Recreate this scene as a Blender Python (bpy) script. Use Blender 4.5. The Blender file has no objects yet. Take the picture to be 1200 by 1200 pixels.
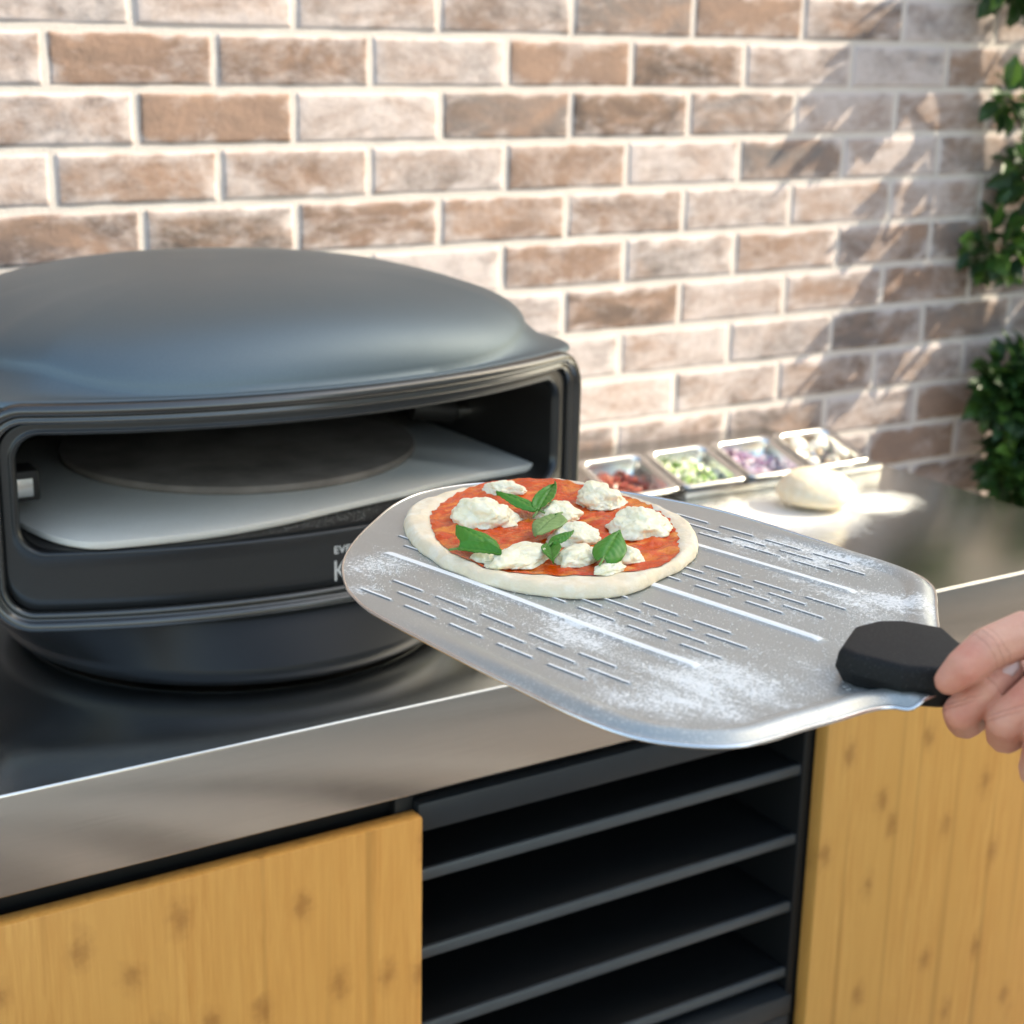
import bpy, bmesh, math, random
import numpy as np
from mathutils import Vector, Matrix, noise
random.seed(7)
sc = bpy.context.scene
COL = sc.collection
R = math.radians

# ------------------------------------------------------------------ helpers
def mesh_obj(name, verts, faces, mat, parent=None, smooth=True, mats=None, fm=None):
    me = bpy.data.meshes.new(name)
    me.from_pydata([tuple(v) for v in verts], [], [tuple(f) for f in faces])
    for m in (mats or [mat]):
        me.materials.append(m)
    if fm is not None:
        me.polygons.foreach_set('material_index', fm)
    me.polygons.foreach_set('use_smooth', [smooth] * len(me.polygons))
    me.update()
    o = bpy.data.objects.new(name, me)
    COL.objects.link(o)
    if parent is not None:
        o.parent = parent
        o.matrix_parent_inverse = Matrix.Translation(parent.location).inverted()
    return o

def bm_obj(name, bm, mat, parent=None, smooth=False, angle=None):
    bmesh.ops.recalc_face_normals(bm, faces=bm.faces)
    me = bpy.data.meshes.new(name)
    bm.to_mesh(me); bm.free()
    me.materials.append(mat)
    me.polygons.foreach_set('use_smooth', [smooth] * len(me.polygons))
    if smooth and angle:
        me.set_sharp_from_angle(angle=R(angle))
    o = bpy.data.objects.new(name, me)
    COL.objects.link(o)
    if parent is not None:
        o.parent = parent
        o.matrix_parent_inverse = Matrix.Translation(parent.location).inverted()
    return o

def box_bm(bm, x0, x1, y0, y1, z0, z1, bev=0.0, seg=2):
    b2 = bmesh.new()
    bmesh.ops.create_cube(b2, size=1)
    for v in b2.verts:
        v.co = Vector((x0 + (v.co.x + .5) * (x1 - x0), y0 + (v.co.y + .5) * (y1 - y0), z0 + (v.co.z + .5) * (z1 - z0)))
    if bev > 0:
        bmesh.ops.bevel(b2, geom=list(b2.edges), offset=bev, segments=seg, profile=.5, affect='EDGES')
    me = bpy.data.meshes.new('tmp'); b2.to_mesh(me); b2.free()
    bm.from_mesh(me); bpy.data.meshes.remove(me)

def box(name, dims, mat, parent=None, bev=.002):
    bm = bmesh.new(); box_bm(bm, *dims, bev=bev)
    return bm_obj(name, bm, mat, parent, smooth=True, angle=35)

def loft(loops, closed=True, cap0=False, cap1=False):
    n = len(loops[0]); V = [tuple(p) for l in loops for p in l]; F = []
    for i in range(len(loops) - 1):
        for j in range(n if closed else n - 1):
            a = i * n + j; b = i * n + (j + 1) % n
            F.append((a, b, b + n, a + n))
    if cap0: F.append(tuple(range(n))[::-1])
    if cap1: F.append(tuple(range((len(loops) - 1) * n, len(loops) * n)))
    return V, F

def tube(path, rad, n=16):
    P = [Vector(p) for p in path]; loops = []
    for i, p in enumerate(P):
        d = (P[min(i + 1, len(P) - 1)] - P[max(i - 1, 0)]).normalized()
        up = Vector((0, 0, 1)) if abs(d.z) < .9 else Vector((1, 0, 0))
        a = d.cross(up).normalized(); b = a.cross(d)
        r = rad[i] if isinstance(rad, (list, tuple)) else rad
        loops.append([p + a * math.cos(2 * math.pi * k / n) * r + b * math.sin(2 * math.pi * k / n) * r for k in range(n)])
    return loft(loops, True, True, True)

def thing(name, label, cat, loc=(0, 0, 0), group=None):
    o = bpy.data.objects.new(name, None); COL.objects.link(o)
    o.location = loc; o.empty_display_size = .05
    o['label'] = label; o['category'] = cat
    if group: o['group'] = group
    return o

def tag(o, label, cat, group=None, kind=None):
    o['label'] = label; o['category'] = cat
    if group: o['group'] = group
    if kind: o['kind'] = kind
    return o

def catmull(pts, n=8):
    out = []; m = len(pts)
    for i in range(m):
        p0, p1, p2, p3 = [np.array(pts[(i + k) % m], float) for k in (-1, 0, 1, 2)]
        for k in range(n):
            t = k / n
            out.append(.5 * ((2 * p1) + (-p0 + p2) * t + (2 * p0 - 5 * p1 + 4 * p2 - p3) * t * t + (-p0 + 3 * p1 - 3 * p2 + p3) * t ** 3))
    return np.array(out)

def nz(p, s=1.0, o=0.0):
    return noise.noise(Vector((p[0] * s + o, p[1] * s - o * .7, (p[2] if len(p) > 2 else 0) * s + o * .3)))

def sstep(a, b, x):
    t = min(1, max(0, (x - a) / (b - a))); return t * t * (3 - 2 * t)

# ------------------------------------------------------------------ materials
class NT:
    def __init__(s, name):
        s.m = bpy.data.materials.new(name); s.m.use_nodes = True
        s.t = s.m.node_tree; s.n = s.t.nodes; s.l = s.t.links
        s.b = s.n['Principled BSDF']; s.out = s.n['Material Output']
        s.tc = s.n.new('ShaderNodeTexCoord')
    def set(s, **k):
        for a, v in k.items():
            inp = s.b.inputs[a.replace('_', ' ')]
            if isinstance(v, bpy.types.NodeSocket): s.l.new(v, inp)
            else: inp.default_value = (v + (1,)) if isinstance(v, tuple) and len(v) == 3 and inp.type == 'RGBA' else v
        return s
    def map(s, scale=(1, 1, 1), rot=(0, 0, 0), loc=(0, 0, 0)):
        m = s.n.new('ShaderNodeMapping'); m.inputs['Scale'].default_value = scale
        m.inputs['Rotation'].default_value = rot; m.inputs['Location'].default_value = loc
        s.l.new(s.tc.outputs['Object'], m.inputs['Vector']); return m.outputs[0]
    def noise(s, scale, vec=None, detail=4, rough=.55, dist=0):
        n = s.n.new('ShaderNodeTexNoise'); n.inputs['Scale'].default_value = scale
        n.inputs['Detail'].default_value = detail; n.inputs['Roughness'].default_value = rough
        n.inputs['Distortion'].default_value = dist
        s.l.new(vec or s.tc.outputs['Object'], n.inputs['Vector']); return n.outputs['Fac']
    def voro(s, scale, vec=None, feature='F1', out='Distance', rand=1):
        n = s.n.new('ShaderNodeTexVoronoi'); n.feature = feature; n.inputs['Scale'].default_value = scale
        n.inputs['Randomness'].default_value = rand
        s.l.new(vec or s.tc.outputs['Object'], n.inputs['Vector']); return n.outputs[out]
    def ramp(s, fac, stops, interp='LINEAR'):
        r = s.n.new('ShaderNodeValToRGB'); r.color_ramp.interpolation = interp; e = r.color_ramp.elements
        while len(e) < len(stops): e.new(.5)
        for x, (p, c) in zip(e, stops):
            x.position = p; x.color = (c, c, c, 1) if isinstance(c, (int, float)) else tuple(c) + (1,)
        s.l.new(fac, r.inputs[0]); return r.outputs[0]
    def mix(s, f, a, b, mode='MIX'):
        m = s.n.new('ShaderNodeMix'); m.data_type = 'RGBA'; m.blend_type = mode
        for i, v in ((0, f), (6, a), (7, b)):
            if isinstance(v, bpy.types.NodeSocket): s.l.new(v, m.inputs[i])
            else: m.inputs[i].default_value = v if not isinstance(v, tuple) else v + (1,)
        return m.outputs[2]
    def math(s, op, a, b=0, clamp=False):
        m = s.n.new('ShaderNodeMath'); m.operation = op; m.use_clamp = clamp
        for i, v in ((0, a), (1, b)):
            if isinstance(v, bpy.types.NodeSocket): s.l.new(v, m.inputs[i])
            else: m.inputs[i].default_value = v
        return m.outputs[0]
    def bump(s, h, strength=.3, dist=.001):
        b = s.n.new('ShaderNodeBump'); b.inputs['Strength'].default_value = strength
        b.inputs['Distance'].default_value = dist
        s.l.new(h, b.inputs['Height']); s.l.new(b.outputs[0], s.b.inputs['Normal']); return s
    def attr(s, name, out='Fac'):
        a = s.n.new('ShaderNodeAttribute'); a.attribute_name = name; return a.outputs[out]
    def blob(s, c, r, soft=1.0, sc=(1, 1, 1)):
        """1 at c falling to 0 at distance r (metres)"""
        v = s.n.new('ShaderNodeVectorMath'); v.operation = 'SUBTRACT'
        s.l.new(s.tc.outputs['Object'], v.inputs[0]); v.inputs[1].default_value = c
        w = s.n.new('ShaderNodeVectorMath'); w.operation = 'MULTIPLY'
        s.l.new(v.outputs[0], w.inputs[0]); w.inputs[1].default_value = sc
        l = s.n.new('ShaderNodeVectorMath'); l.operation = 'LENGTH'; s.l.new(w.outputs[0], l.inputs[0])
        return s.math('SUBTRACT', 1, s.math('DIVIDE', l.outputs['Value'], r), True)

def simple(name, col, rough=.5, metal=0, bs=0, bd=.001, scale=200, **k):
    n = NT(name)
    v = n.noise(scale * .12)
    c = n.mix(v, tuple(x * .88 for x in col), tuple(min(1, x * 1.1) for x in col))
    n.set(Base_Color=c, Roughness=n.math('ADD', rough - .05, n.math('MULTIPLY', n.noise(scale * .5), .1)), Metallic=metal, **k)
    if bs: n.bump(n.noise(scale), bs, bd)
    return n.m

# brushed stainless steel
def steel(name, base=(.60, .60, .585), rough=.24, flour=None, dirs=(1.5, 260, 260)):
    n = NT(name)
    br = n.noise(3, n.map(dirs), 3, .6)
    sm = n.noise(9, None, 3, .6)
    rg = n.math('ADD', rough - .06, n.math('MULTIPLY', sm, .12))
    c = n.mix(br, tuple(x * .9 for x in base), tuple(min(1, x * 1.06) for x in base))
    if flour:
        f = None
        for (cc, r, s) in flour:
            b = n.blob(cc, r, 1, s)
            f = b if f is None else n.math('MAXIMUM', f, b)
        fn = n.noise(26, None, 6, .7); fine = n.noise(420, None, 2, .6)
        k = n.math('ADD', n.math('MULTIPLY', f, 1.7), n.math('SUBTRACT', n.math('MULTIPLY', fn, 1.3), 1.05))
        k = n.math('ADD', k, n.math('MULTIPLY', n.math('SUBTRACT', fine, .5), .6))
        k = n.math('MULTIPLY', k, n.ramp(f, [(0, 0), (.1, 1)]), True)
        k = n.math('MULTIPLY', k, 1.0, True)
        c = n.mix(k, c, (.84, .82, .78))
        n.set(Metallic=n.math('SUBTRACT', 1, k, True))
        rg = n.math('ADD', rg, n.math('MULTIPLY', k, .5))
    else:
        n.set(Metallic=1.0)
    n.set(Base_Color=c, Roughness=rg)
    n.bump(br, .12, .0004)
    return n.m

M_top = steel('counter_steel', (.70, .72, .71), .19,
              flour=[((.86, .33, 0), .20, (1, 1.25, 1)), ((.72, .30, 0), .17, (1, 1.3, 1)), ((1.02, .33, 0), .12, (1, 1.3, 1))])
M_fascia = steel('fascia_steel', (.68, .64, .59), .17, None, (1.2, 120, 120))
M_pan = simple('pan_steel', (.74, .74, .73), .22, 1.0, .1, .0005, 300)
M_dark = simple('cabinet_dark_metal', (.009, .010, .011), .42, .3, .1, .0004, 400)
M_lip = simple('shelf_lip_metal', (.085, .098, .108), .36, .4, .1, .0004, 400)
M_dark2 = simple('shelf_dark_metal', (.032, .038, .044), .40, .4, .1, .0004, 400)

def oven_mat(name, col, rough, metal):
    n = NT(name)
    sp = n.noise(900, None, 2, .5)
    c = n.mix(sp, tuple(x * .85 for x in col), tuple(x * 1.15 for x in col))
    n.set(Base_Color=c, Metallic=metal, Roughness=n.math('ADD', rough - .04, n.math('MULTIPLY', n.noise(12), .08)))
    n.bump(sp, .08, .0003)
    return n.m
M_lid = oven_mat('oven_lid_paint', (.125, .160, .180), .48, .72)
M_frame = oven_mat('oven_frame_metal', (.105, .107, .106), .22, .9)
M_apron = oven_mat('oven_apron_metal', (.055, .058, .061), .34, .8)
M_body = oven_mat('oven_body_metal', (.014, .0155, .018), .42, .5)
M_liner = simple('oven_liner', (.022, .02, .019), .55, .3, .2, .0006, 200)

def stone_mat(name, col, dark):
    n = NT(name)
    a = n.noise(14, None, 5, .6); f = n.noise(600, None, 2, .5)
    c = n.mix(n.ramp(a, [(.35, 0), (.75, 1)]), col, dark)
    n.set(Base_Color=n.mix(n.ramp(f, [(.55, 0), (.75, .5)]), c, tuple(x * .7 for x in col)), Roughness=.85)
    n.bump(f, .3, .0006); return n.m
M_stone = stone_mat('cordierite_stone', (.66, .63, .57), (.60, .57, .51))
M_disc = stone_mat('used_shaded_stone', (.27, .225, .19), (.13, .10, .08))  # dark colour holds both stain and the shade inside the oven
M_chrome = simple('burner_metal', (.75, .72, .68), .22, 1.0)
M_text = simple('lettering_paint', (.62, .62, .60), .5)

# wood
def wood():
    n = NT('knotty_wood_veneer')
    v = n.map((1, 1, .06))
    warp = n.noise(6, n.map((1, 1, .5)), 2)
    g1 = n.noise(150, v, 6, .66, .4)
    g2 = n.noise(11, n.map((1, 1, .03)), 2, .5)
    base = n.mix(n.ramp(g1, [(.35, 0), (.68, 1)]), (.58, .262, .058), (.71, .370, .100))
    base = n.mix(n.ramp(g2, [(.38, .0), (.62, .75)]), base, (.64, .320, .080))
    # streak lines
    st = n.noise(34, n.map((1, 1, .015)), 2, .4)
    base = n.mix(n.ramp(st, [(.60, 0), (.68, .45)]), base, (.33, .15, .030))
    # knots: stretched cells with a dark heart
    sx = n.n.new('ShaderNodeSeparateXYZ'); n.l.new(n.map((15, 1, 9), loc=(.37, 0, .21)), sx.inputs[0])
    cx_ = n.n.new('ShaderNodeCombineXYZ')
    nn = n.noise(55, None, 4, .65); nn2 = n.noise(45, n.map(loc=(4, 2, 7)), 3, .6)
    n.l.new(n.math('ADD', sx.outputs[0], n.math('MULTIPLY', nn, .34)), cx_.inputs[0])
    n.l.new(n.math('ADD', sx.outputs[2], n.math('MULTIPLY', nn2, .34)), cx_.inputs[1])
    kv = n.n.new('ShaderNodeTexVoronoi'); kv.feature = 'F1'; kv.voronoi_dimensions = '2D'; kv.inputs['Scale'].default_value = 1
    n.l.new(cx_.outputs[0], kv.inputs['Vector'])
    has = n.ramp(kv.outputs['Color'], [(.44, 0), (.48, 1)])
    kd = n.ramp(kv.outputs['Distance'], [(.03, .55), (.09, .38), (.15, .14), (.26, 0)])
    base = n.mix(n.math('MULTIPLY', kd, has), base, (.26, .095, .018))
    n.set(Base_Color=base, Roughness=.42)
    n.bump(g1, .10, .0006)
    return n.m
M_wood = wood()

# bricks
def brick():
    n = NT('whitewashed_brick')
    r = n.attr('tone'); r2 = n.attr('tone2')
    c = n.ramp(r, [(0, (.085, .064, .056)), (.2, (.16, .108, .088)), (.42, (.23, .148, .115)), (.62, (.28, .185, .145)), (.74, (.11, .085, .082)), (.86, (.20, .165, .155)), (1, (.17, .155, .158))])
    m1 = n.noise(9, n.map((1, 1, 2.2)), 5, .62, .6)
    c = n.mix(n.ramp(m1, [(.38, .0), (.66, .8)]), c, (.36, .225, .165))
    m2 = n.noise(13, n.map((1, 1, 2), loc=(3, 1, 2)), 5, .6)
    c = n.mix(n.ramp(m2, [(.52, .0), (.74, .6)]), c, (.15, .105, .085))
    w = n.noise(6.5, n.map((1, 1, 2.0), loc=(9, 4, 5)), 8, .70, .7)
    w2 = n.noise(38, n.map((1, 1, 1.6)), 6, .7, .5)
    wa = n.math('ADD', n.math('ADD', w, n.math('MULTIPLY', n.math('SUBTRACT', r2, .5), .34)), n.math('MULTIPLY', n.math('SUBTRACT', w2, .5), .45))
    wa = n.math('ADD', wa, n.math('MULTIPLY', n.attr('rimwash'), .36))
    c = n.mix(n.ramp(wa, [(.40, 0), (.78, .84)]), c, (.63, .545, .53))
    n.set(Base_Color=c, Roughness=.88)
    n.bump(n.math('ADD', n.noise(60, None, 6, .65), n.math('MULTIPLY', n.noise(14), 1.2)), .5, .003)
    return n.m
M_brick = brick()
n = NT('lime_mortar')
n.set(Base_Color=n.mix(n.noise(25, None, 5), (.58, .505, .46), (.70, .63, .585)), Roughness=.95)
n.bump(n.noise(180, None, 5, .7), .6, .002); M_mortar = n.m

# timber deck
n = NT('brown_decking')
sx = n.n.new('ShaderNodeSeparateXYZ'); n.l.new(n.tc.outputs['Object'], sx.inputs[0])
bx = n.math('DIVIDE', sx.outputs[0], .145)
idx_ = n.math('FLOOR', bx); fr_ = n.math('FRACT', bx)
wn = n.n.new('ShaderNodeTexWhiteNoise'); wn.noise_dimensions = '1D'; n.l.new(idx_, wn.inputs['W'])
c = n.ramp(wn.outputs['Value'], [(0, (.10, .075, .055)), (.3, (.40, .31, .23)), (.7, (.54, .43, .33)), (1, (.68, .57, .45))])
gap = n.math('LESS_THAN', fr_, .05)
gr_ = n.noise(40, n.map((1, .06, 1)), 5, .6)
c = n.mix(n.math('MULTIPLY', gr_, .5), c, (.16, .11, .08))
n.set(Base_Color=n.mix(gap, c, (.02, .016, .013)), Roughness=.7)
n.bump(n.math('SUBTRACT', n.math('MULTIPLY', gr_, .2), gap), .5, .004); M_pave = n.m

def leaf_mat(name, c1, c2, c3, rough=.32, trans=.3):
    n = NT(name)
    a = n.attr('tone')
    c = n.ramp(a, [(0, c1), (.55, c2), (1, c3)])
    n.set(Base_Color=c, Roughness=rough)
    tr = n.n.new('ShaderNodeBsdfTranslucent'); n.l.new(n.mix(.5, c, c3), tr.inputs[0])
    mx = n.n.new('ShaderNodeMixShader'); mx.inputs[0].default_value = trans
    n.l.new(n.b.outputs[0], mx.inputs[1]); n.l.new(tr.outputs[0], mx.inputs[2]); n.l.new(mx.outputs[0], n.out.inputs[0])
    return n.m
M_leaf = leaf_mat('shrub_leaf', (.008, .032, .010), (.022, .075, .018), (.11, .22, .035), .42)
M_bark = simple('bark', (.13, .10, .075), .85, 0, .6, .003, 60)

# ------------------------------------------------------------------ camera
cam = bpy.data.cameras.new('camera'); co = bpy.data.objects.new('camera', cam); COL.objects.link(co)
rt = Vector((.84935955, -.52744503, .01975085)); up = Vector((.13200642, .24850682, .95959297)); fw = Vector((.51104077, .81243221, -.28069776))
co.matrix_world = Matrix(((rt.x, up.x, -fw.x, -.6186), (rt.y, up.y, -fw.y, -1.3084), (rt.z, up.z, -fw.z, .63616), (0, 0, 0, 1)))
cam.sensor_width = 36; cam.lens = 1905.44 / 1200 * 36; cam.clip_start = .05; cam.clip_end = 500
cam.dof.use_dof = True; cam.dof.focus_distance = 1.15; cam.dof.aperture_fstop = 8.0
sc.camera = co

# ------------------------------------------------------------------ light
SUN = Vector((1.0, -.37, .82)).normalized()
elev = math.asin(SUN.z); az = math.atan2(SUN.x, SUN.y)
w = bpy.data.worlds.new('World'); sc.world = w; w.use_nodes = True
sky = w.node_tree.nodes.new('ShaderNodeTexSky'); sky.sky_type = 'NISHITA'; sky.sun_disc = False
sky.sun_elevation = elev; sky.sun_rotation = az; sky.air_density = 1; sky.dust_density = 2.0; sky.ozone_density = 1
bg = w.node_tree.nodes['Background']; bg.inputs[1].default_value = .15
w.node_tree.links.new(sky.outputs[0], bg.inputs[0])
sl = bpy.data.lights.new('sun', 'SUN'); sl.energy = 2.3; sl.angle = R(.53); sl.color = (1, .94, .86)
so = bpy.data.objects.new('sun', sl); COL.objects.link(so)
so.rotation_euler = SUN.to_track_quat('Z', 'Y').to_euler()
sc.view_settings.view_transform = 'Standard'; sc.view_settings.look = 'None'
sc.view_settings.exposure = 1.88
sc.view_settings.use_white_balance = True; sc.view_settings.white_balance_temperature = 7700; sc.view_settings.white_balance_tint = 4; sc.view_settings.gamma = 1

# ------------------------------------------------------------------ sun blocker (right, out of frame): unseen building added to shade the cooking side
M_render = simple('blocker_render', (.62, .59, .54), .9, 0, .3, .004, 40)
M_glass = simple('blocker_glass', (.05, .06, .07), .08)
M_tile = simple('blocker_tile', (.22, .10, .07), .8)
sun_blocker = thing('sun_blocker', 'tall unseen building added far to the right to shade the kitchen', 'sun_blocker', (10, -7, -.9))
hb = bmesh.new(); box_bm(hb, 8, 14, -13, -2.33, -.9, 9.5)
bm_obj('blocker_walls', hb, M_render, sun_blocker)
V, F = loft([[(7.7, -13.3, 9.501), (14.3, -13.3, 9.501), (14.3, -2.34, 9.501), (7.7, -2.34, 9.501)], [(10.9, -10, 11.6), (11.1, -10, 11.6), (11.1, -5, 11.6), (10.9, -5, 11.6)]], True, True, True)
mesh_obj('blocker_roof', V, F, M_tile, sun_blocker, smooth=False)
for y in (-11, -8, -5):
    for z in (.8, 4.0):
        box('blocker_window', (7.96, 8.02, y, y + 1.2, z, z + 1.5), M_glass, sun_blocker, .004)

sun_blocker.rotation_euler = (0, 0, R(-20.3))
_p = Matrix.Rotation(R(-20.3), 3, 'Z') @ (Vector((8, -2.33, 0)) - Vector((10, -7, 0)))
sun_blocker.location = (8 - _p.x, -2.33 - _p.y, -.9)

# ------------------------------------------------------------------ ground
g = mesh_obj('ground', [(-60, -60, -.9), (60, -60, -.9), (60, 60, -.9), (-60, 60, -.9)], [(0, 1, 2, 3)], M_pave, smooth=False)
g['kind'] = 'structure'

# ------------------------------------------------------------------ brick wall
YW = .788
wall = thing('brick_wall', 'long whitewashed brick wall with pale mortar joints behind the outdoor kitchen', 'wall', (0, YW, -.9))
def build_bricks():
    V = []; F = []; T = []; T2 = []; T3 = []
    P, K, Z0 = .225, .075, .6364
    rnd = random.Random(11)
    for row in range(-17, 21):
        zt = Z0 - K * row - .0035; zb = Z0 - K * (row + 1) + .0035
        off = 0 if row % 2 == 0 else .5
        edges = [P * (i + off) + rnd.uniform(-.003, .003) for i in range(-9, 17)]
        for i in range(len(edges) - 1):
            x0 = edges[i] + .0035; x1 = edges[i + 1] - .0035
            if zt < -.92: continue
            tone = rnd.random(); t2 = rnd.random(); yo = rnd.uniform(-.0015, .0015)
            US = [0, .009, .032] + [.028 + .944 * q / 11 for q in range(1, 11)] + [.972, .991, 1]
            VS = [0, .03, .11, .25, .42, .58, .75, .89, .97, 1]
            nx, nz_ = len(US) - 1, len(VS) - 1; base = len(V)
            for b in range(nz_ + 1):
                for a in range(nx + 1):
                    u = a / nx; v = b / nz_
                    # pull the outer rows close together for a worn edge
                    uu, vv = US[a], VS[b]
                    x = x0 + uu * (x1 - x0); z = zb + vv * (zt - zb)
                    edge = a in (0, nx) or b in (0, nz_)
                    e2 = noise.noise(Vector((x * 40, z * 40, row * 3.1 + i)))
                    if edge or ((a in (1, nx - 1) or b in (1, nz_ - 1)) and False):
                        y = .0012
                        x += (1 if a == 0 else -1 if a == nx else 0) * (.0003 + .0042 * abs(e2))
                        z += (1 if b == 0 else -1 if b == nz_ else 0) * (.0003 + .0040 * abs(e2))
                    else:
                        y = -.0013 + yo * .35 + .0009 * noise.noise(Vector((x * 22, z * 30, row + i * .37)))
                        if a in (1, nx - 1) or b in (1, nz_ - 1): y += .0008 + .0008 * e2
                    V.append((x, YW + y, z)); T.append(tone); T2.append(t2); T3.append(1.0 if edge else max(0, .55 + e2 * .9) if (a in (1, nx - 1) or b in (1, nz_ - 1)) else max(0, .15 + e2 * 1.1) if (a in (2, nx - 2) or b in (2, nz_ - 2)) else 0)
            for b in range(nz_):
                for a in range(nx):
                    q = base + b * (nx + 1) + a
                    F.append((q, q + 1, q + nx + 2, q + nx + 1))
    o = mesh_obj('bricks', V, F, M_brick, wall)
    for nm, arr in (('tone', T), ('tone2', T2), ('rimwash', T3)):
        at = o.data.attributes.new(nm, 'FLOAT', 'POINT'); at.data.foreach_set('value', arr)
build_bricks()
box('mortar_bed', (-2.05, 3.6, YW + .0005, YW + .11, -.9, 1.93), M_mortar, wall, bev=0)
box('wall_coping', (-2.08, 3.63, YW - .025, YW + .135, 1.9305, 1.99), M_mortar, wall, bev=.006)

# ------------------------------------------------------------------ kitchen cabinet
kit = thing('outdoor_kitchen', 'long outdoor kitchen unit with steel worktop, wooden doors and dark open shelves', 'kitchen unit', (0, .39, -.9))
XR = 1.201
bm = bmesh.new(); box_bm(bm, -1.6, XR, 0, .780, -.0975, 0, .0022, 3)
ct = bm_obj('worktop', bm, M_top, kit, True, 40)
ct.data.materials.append(M_fascia)
for pl in ct.data.polygons:
    if pl.normal.z < .5: pl.material_index = 1
# carcass: back, dividers, bottom
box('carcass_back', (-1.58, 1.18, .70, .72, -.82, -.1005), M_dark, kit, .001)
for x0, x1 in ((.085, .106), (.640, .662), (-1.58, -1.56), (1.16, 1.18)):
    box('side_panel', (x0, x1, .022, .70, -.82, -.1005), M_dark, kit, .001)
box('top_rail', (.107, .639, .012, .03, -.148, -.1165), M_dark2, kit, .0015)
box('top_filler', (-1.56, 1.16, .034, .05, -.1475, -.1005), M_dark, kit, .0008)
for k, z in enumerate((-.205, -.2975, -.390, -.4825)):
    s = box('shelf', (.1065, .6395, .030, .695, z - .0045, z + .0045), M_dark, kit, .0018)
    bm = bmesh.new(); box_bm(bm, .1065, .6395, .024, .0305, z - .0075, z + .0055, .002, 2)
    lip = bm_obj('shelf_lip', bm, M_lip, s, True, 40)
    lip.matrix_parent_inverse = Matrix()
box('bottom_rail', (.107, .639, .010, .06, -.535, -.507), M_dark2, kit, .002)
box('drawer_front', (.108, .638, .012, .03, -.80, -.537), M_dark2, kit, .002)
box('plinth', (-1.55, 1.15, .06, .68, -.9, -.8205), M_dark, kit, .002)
for x0, x1, zt in ((-.62, .104, -.1235), (-1.40, -.626, -.1235), (.6535, 1.175, -.1015)):
    box('door', (x0, x1, -.002, .019, -.815, zt), M_wood, kit, .0012)

# ------------------------------------------------------------------ pizza oven
OX, OYF, ORAD = .075, .11, .69
OCY = .415
oven = thing('pizza_oven', 'dark grey round domed pizza oven with wide open mouth on the steel worktop', 'oven', (OX, OCY, 0))
HW = .352   # half width of the front (arc length)
def front_pt(u, z, out=0.0):
    a = u / ORAD; r = ORAD + out
    return Vector((OX + r * math.sin(a), OYF + ORAD - r * math.cos(a), z))
def outline(theta, shrink=0.0):
    """plan outline of the oven; theta=0 is straight ahead (-y)"""
    dx, dy = math.sin(theta), -math.cos(theta)
    ps = []
    c = OCY - (OYF + ORAD)
    t1 = -dy * c + math.sqrt(max(1e-9, (dy * c) ** 2 - c * c + ORAD * ORAD))
    side = .343 / max(1e-6, abs(dx))
    bk = .345 + .35 * max(0, -dy)
    p = 24.0
    return (t1 ** -p + side ** -p + bk ** -p) ** (-1 / p) - shrink
NTH = 240
def ring(scale_fn):
    out = []
    for k in range(NTH):
        th = 2 * math.pi * k / NTH
        r, z = scale_fn(th)
        out.append((OX + math.sin(th) * r, OCY - math.cos(th) * r, z))
    return out
def lid_profile():
    L = []
    def rd(th):
        ro = outline(th)
        q = max(0.0, math.cos(th))          # 1 at the front
        rc = .346
        return min(ro - .007, ((ro - .002) ** -26 + rc ** -26) ** (-1 / 26) - .004)
    for d, z in ((0, .297), (.0008, .3003), (.003, .3022), (.006, .3030)):
        L.append(ring(lambda th, d=d, z=z: (outline(th) - d, z)))
    for t in (.15, .35, .55, .75, .9):
        def f(th, t=t):
            ro, r1 = outline(th) - .007, rd(th)
            gap = ro - r1
            return ro - gap * t, .3032 + min(.020, .6 * gap) * t ** 2.0
        L.append(ring(f))
    H0 = .0815
    for rho in (1.0, .996, .990, .982, .972, .96, .945, .925, .90, .87, .835, .79, .74, .68, .60, .50, .38, .25, .12, .03):
        def f(th, rho=rho):
            r1 = rd(th); gap = outline(th) - .007 - r1
            zb = .3032 + min(.020, .6 * gap)
            rr = r1 * rho
            # towards the middle the plan becomes a true circle
            rr = rr * (rho ** 2) + (.326 * rho) * (1 - rho ** 2)
            return rr, zb + (.386 - zb) * (max(0, 1 - rho ** 3.5)) ** (1 / 1.8)
        L.append(ring(f))
    return L
V, F = loft(lid_profile(), True, False, True)
lid = mesh_obj('lid', V, F, M_lid, oven)
# lower body with hole for the mouth
def body_pt(th, t):
    """t 0..1 from lid edge down to base"""
    ro = outline(th) - .006
    # rounder foot circle, a little forward of the flat front
    ex, ey = math.sin(th), -math.cos(th); cx0, cy0, R0 = OX - .028, OCY - .078, .258
    ddx, ddy = OX - cx0, OCY - cy0
    bb = ex * ddx + ey * ddy
    rb = -bb + math.sqrt(bb * bb - (ddx * ddx + ddy * ddy - R0 * R0))
    if t < .62:
        z = .298 - (t / .62) * .213; r = ro
    elif t < .9:
        q = (t - .62) / .28; z = .085 - q * .055
        r = ro + (rb - ro) * q
    else:
        q = (t - .9) / .1; z = .030 - .024 * math.sin(q * math.pi / 2); r = rb - .030 * (1 - math.cos(q * math.pi / 2))
    return r, z
NB = 90
Vb = []; Fb = []
for i in range(NB + 1):
    for k in range(NTH):
        th = 2 * math.pi * k / NTH
        r, z = body_pt(th, i / NB)
        Vb.append((OX + math.sin(th) * r, OCY - math.cos(th) * r, z))
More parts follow.
